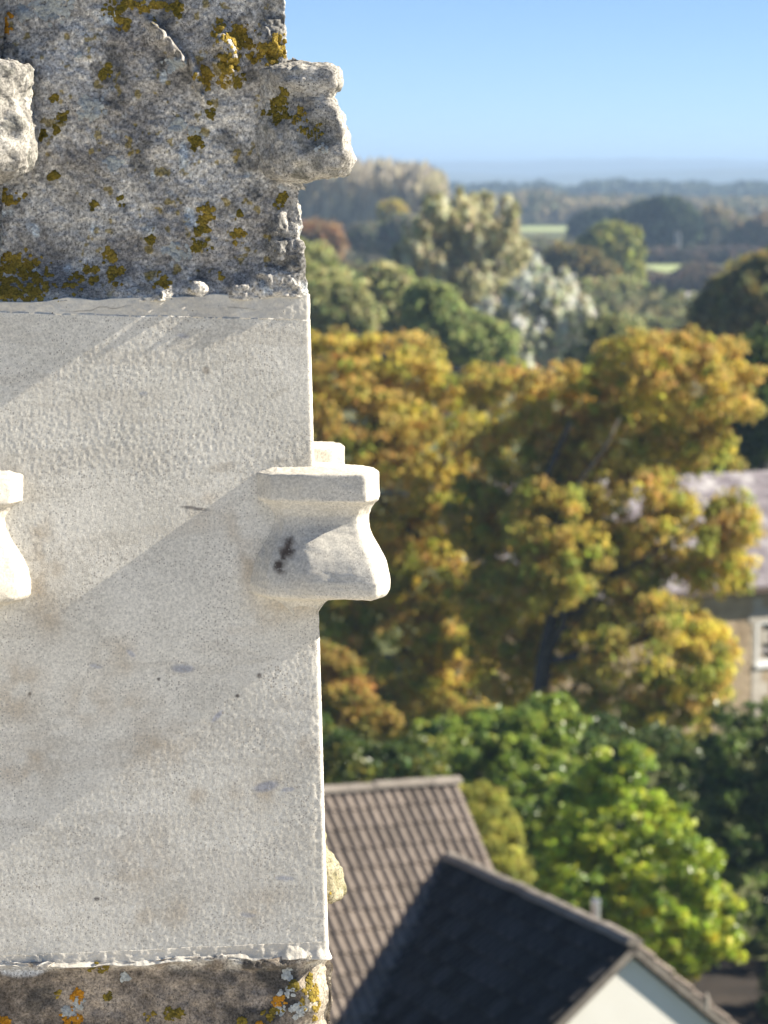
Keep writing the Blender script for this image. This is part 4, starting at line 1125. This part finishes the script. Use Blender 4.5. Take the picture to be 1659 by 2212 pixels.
TL = [(1920, .02, .004, .016), (1935, .03, .012, .0375), (1950, .03, .012, .040), (1962, .03, .012, .035), (1985, .03, .012, .043), (2010, .03, .015, .053), (2040, .03, .018, .060), (2062, .03, .018, .0625), (2082, .03, .018, .061), (2093, .03, .012, .054), (2100, .02, .004, .03), (2110, .01, -.01, -.01)]
cl, CLo = crocket('crocket', TL, low_o, M['old_stone'], lambda P: mixc((0.20, 0.18, 0.10), (0.36, 0.32, 0.22), np.clip(.5 + .7 * fbm(P, 0.012, 3), 0, 1)), [(0.003, 0.02), (0.0012, 0.006)], 'y', 2.0, 70)

# lichen -------------------------------------------------------------
OCT = np.array([(1, 0, 0), (-1, 0, 0), (0, 1, 0), (0, -1, 0), (0, 0, 1), (0, 0, -1)], float)
OF = [(0, 2, 4), (2, 1, 4), (1, 3, 4), (3, 0, 4), (2, 0, 5), (1, 2, 5), (3, 1, 5), (0, 3, 5)]
def ico():
    V = list(map(tuple, OCT)); T = []; mid_ = {}
    def m(a, b):
        k = (min(a, b), max(a, b))
        if k not in mid_:
            v = (np.array(V[a]) + np.array(V[b])); v /= np.linalg.norm(v); mid_[k] = len(V); V.append(tuple(v))
        return mid_[k]
    for a, b, c in OF:
        x, y, z = m(a, b), m(b, c), m(c, a); T += [(a, x, z), (x, b, y), (z, y, c), (x, y, z)]
    return np.array(V), np.array(T)
IV, IT = ico()
LCOL = {'m': ((0.17, 0.12, 0.025), (0.37, 0.265, 0.05)), 'o': ((0.40, 0.17, 0.015), (0.50, 0.25, 0.03)), 'd': ((0.11, 0.09, 0.022), (0.24, 0.18, 0.03)), 'w': ((0.30, 0.32, 0.32), (0.46, 0.48, 0.46)), 'k': ((0.05, 0.05, 0.045), (0.10, 0.10, 0.085))}  # the d tones are mustard darkened for patches lying in shade
def lichen_on(F, parent, px, py, rx, ry, kind, dens=1.0, seed=0):
    """crust of small lobes sitting on a surface grid F (rows, cols, xyz)"""
    k = PD / FPX
    # project the grid into the photo's frame to find where the patch sits
    G = F.reshape(-1, 3)
    Wd = np.stack([G[:, 0] * _cy - G[:, 1] * _sy, G[:, 0] * _sy + G[:, 1] * _cy, G[:, 2]], 1) + PO
    c, s = math.cos(PITCH), math.sin(PITCH)
    vz = Wd[:, 2] - CAM_Z; f = Wd[:, 1] * c - vz * s; u = Wd[:, 1] * s + vz * c
    X, Y = 829.5 + FPX * Wd[:, 0] / f, 1106 - FPX * u / f
    nx = fbm(np.stack([X, Y, np.full_like(X, seed * 7.7)], 1), 11.0, 3, 1.0, 0.7)
    r = ((X - px) / rx) ** 2 + ((Y - py) / ry) ** 2
    cand = np.where(r + 1.1 * nx < 0.30)[0]
    if len(cand) < 3: return
    n = int(min(len(cand), max(10, dens * rx * ry * 0.75), 1400))
    sel = rng.choice(cand, n, replace=len(cand) < n)
    nc = F.shape[1]
    du = np.gradient(F, axis=1).reshape(-1, 3)[sel]; dv = np.gradient(F, axis=0).reshape(-1, 3)[sel]
    nr = unit(np.cross(du, dv)); fl = nr[:, 1] > 0; nr[fl] *= -1
    rad = rng.uniform(0.0007, 0.0024, (n, 1, 1)) * (1.25 if kind == 'w' else 1.0)
    jig = 1 + 0.25 * rng.normal(size=(n, len(IV), 1))
    off = IV[None] * rad * jig
    dn = np.sum(off * nr[:, None], -1, keepdims=True)
    off = off - dn * nr[:, None] * (0.55 if kind != 'w' else 0.75)
    V = (G[sel] + nr * 0.0004)[:, None] + off
    V = V.reshape(-1, 3); V[:, 2] += BASE
    T = (IT[None] + (np.arange(n) * len(IV))[:, None, None]).reshape(-1, 3)
    a, b = LCOL[kind]
    cc = mixc(a, b, rng.random(n)); cc = np.repeat(cc, len(IV), 0)
    o = obj('lichen', np_mesh('lichen', V, np.zeros((0, 4)), M['lichen'], col=cc, smooth=False, tris=T), parent)
    if seed >= 100: o['kind'] = 'stuff'
    return o
UP = [(18, 55, 14, 26, 'o'), (330, 12, 70, 14, 'm'), (255, 18, 30, 22, 'd'), (262, 48, 22, 16, 'm'), (326, 46, 14, 14, 'm'), (385, 25, 16, 14, 'd'), (470, 65, 16, 26, 'm'), (510, 82, 40, 34, 'm'), (545, 120, 16, 24, 'm'), (590, 108, 30, 34, 'm'),
      (490, 140, 26, 22, 'm'), (488, 172, 16, 24, 'm'), (440, 170, 22, 26, 'm'), (515, 168, 14, 20, 'd'), (228, 155, 18, 16, 'd'), (455, 240, 12, 22, 'd'), (132, 265, 20, 24, 'd'), (118, 212, 10, 10, 'd'), (425, 303, 20, 20, 'd'),
      (262, 432, 10, 18, 'd'), (204, 444, 12, 10, 'd'), (605, 432, 18, 18, 'd'), (445, 470, 20, 34, 'm'), (435, 505, 16, 34, 'd'), (430, 535, 26, 16, 'd'), (520, 460, 12, 16, 'd'), (515, 510, 16, 18, 'm'), (326, 514, 12, 12, 'd'),
      (40, 585, 60, 44, 'm'), (80, 625, 70, 26, 'm'), (15, 630, 50, 24, 'm'), (235, 552, 16, 18, 'm'), (245, 595, 12, 26, 'm'), (262, 590, 8, 22, 'm'), (200, 590, 18, 22, 'm'), (165, 608, 18, 26, 'm'), (340, 600, 24, 14, 'm'), (350, 610, 22, 12, 'm'), (476, 597, 10, 10, 'm'),
      (90, 290, 12, 12, 'd'), (112, 380, 16, 8, 'd'), (20, 425, 30, 20, 'm'), (245, 350, 24, 14, 'w'), (250, 362, 16, 10, 'w'), (195, 235, 36, 24, 'w'), (385, 270, 18, 14, 'w'), (380, 545, 34, 18, 'w'), (110, 20, 40, 30, 'w'), (50, 30, 18, 16, 'w'),
      (375, 140, 22, 18, 'w'), (420, 285, 10, 10, 'w'), (165, 120, 10, 8, 'w'), (620, 95, 8, 30, 'm')]
for i, a in enumerate(UP): lichen_on(FU, up_o, *a, seed=i)
for i, a in enumerate([(605, 235, 26, 30, 'd'), (652, 262, 18, 30, 'm'), (672, 285, 28, 22, 'd'), (612, 205, 10, 18, 'd'), (700, 318, 20, 10, 'w'), (575, 250, 16, 12, 'd')]):
    lichen_on(CU, up_o, *a, seed=100 + i)
LO = [(165, 2150, 16, 26, 'o'), (125, 2142, 10, 16, 'm'), (235, 2155, 12, 14, 'd'), (330, 2195, 20, 14, 'm'), (375, 2190, 22, 14, 'd'), (585, 2190, 24, 16, 'd'), (605, 2162, 16, 14, 'o'), (640, 2130, 16, 12, 'd'), (520, 2205, 14, 12, 'd'), (558, 2212, 16, 14, 'o'),
      (155, 2205, 30, 14, 'o'), (10, 2212, 20, 20, 'o'), (620, 2105, 12, 14, 'w'), (618, 2148, 18, 14, 'w'), (640, 2180, 18, 18, 'w'), (605, 2180, 14, 12, 'w'), (172, 2165, 14, 16, 'w'), (150, 2185, 18, 18, 'w'), (270, 2110, 14, 10, 'w'), (220, 2090, 26, 10, 'd'),
      (668, 2130, 8, 30, 'd'), (680, 2170, 10, 40, 'm'), (655, 2160, 8, 20, 'm')]
for i, a in enumerate(LO): lichen_on(FL, low_o, *a, seed=200 + i)
for i, a in enumerate([(724, 2020, 12, 26, 'm'), (728, 2048, 10, 22, 'd'), (718, 2070, 10, 20, 'm'), (708, 1940, 6, 16, 'm'), (735, 2075, 8, 24, 'm')]):
    lichen_on(CLo, low_o, *a, seed=300 + i)
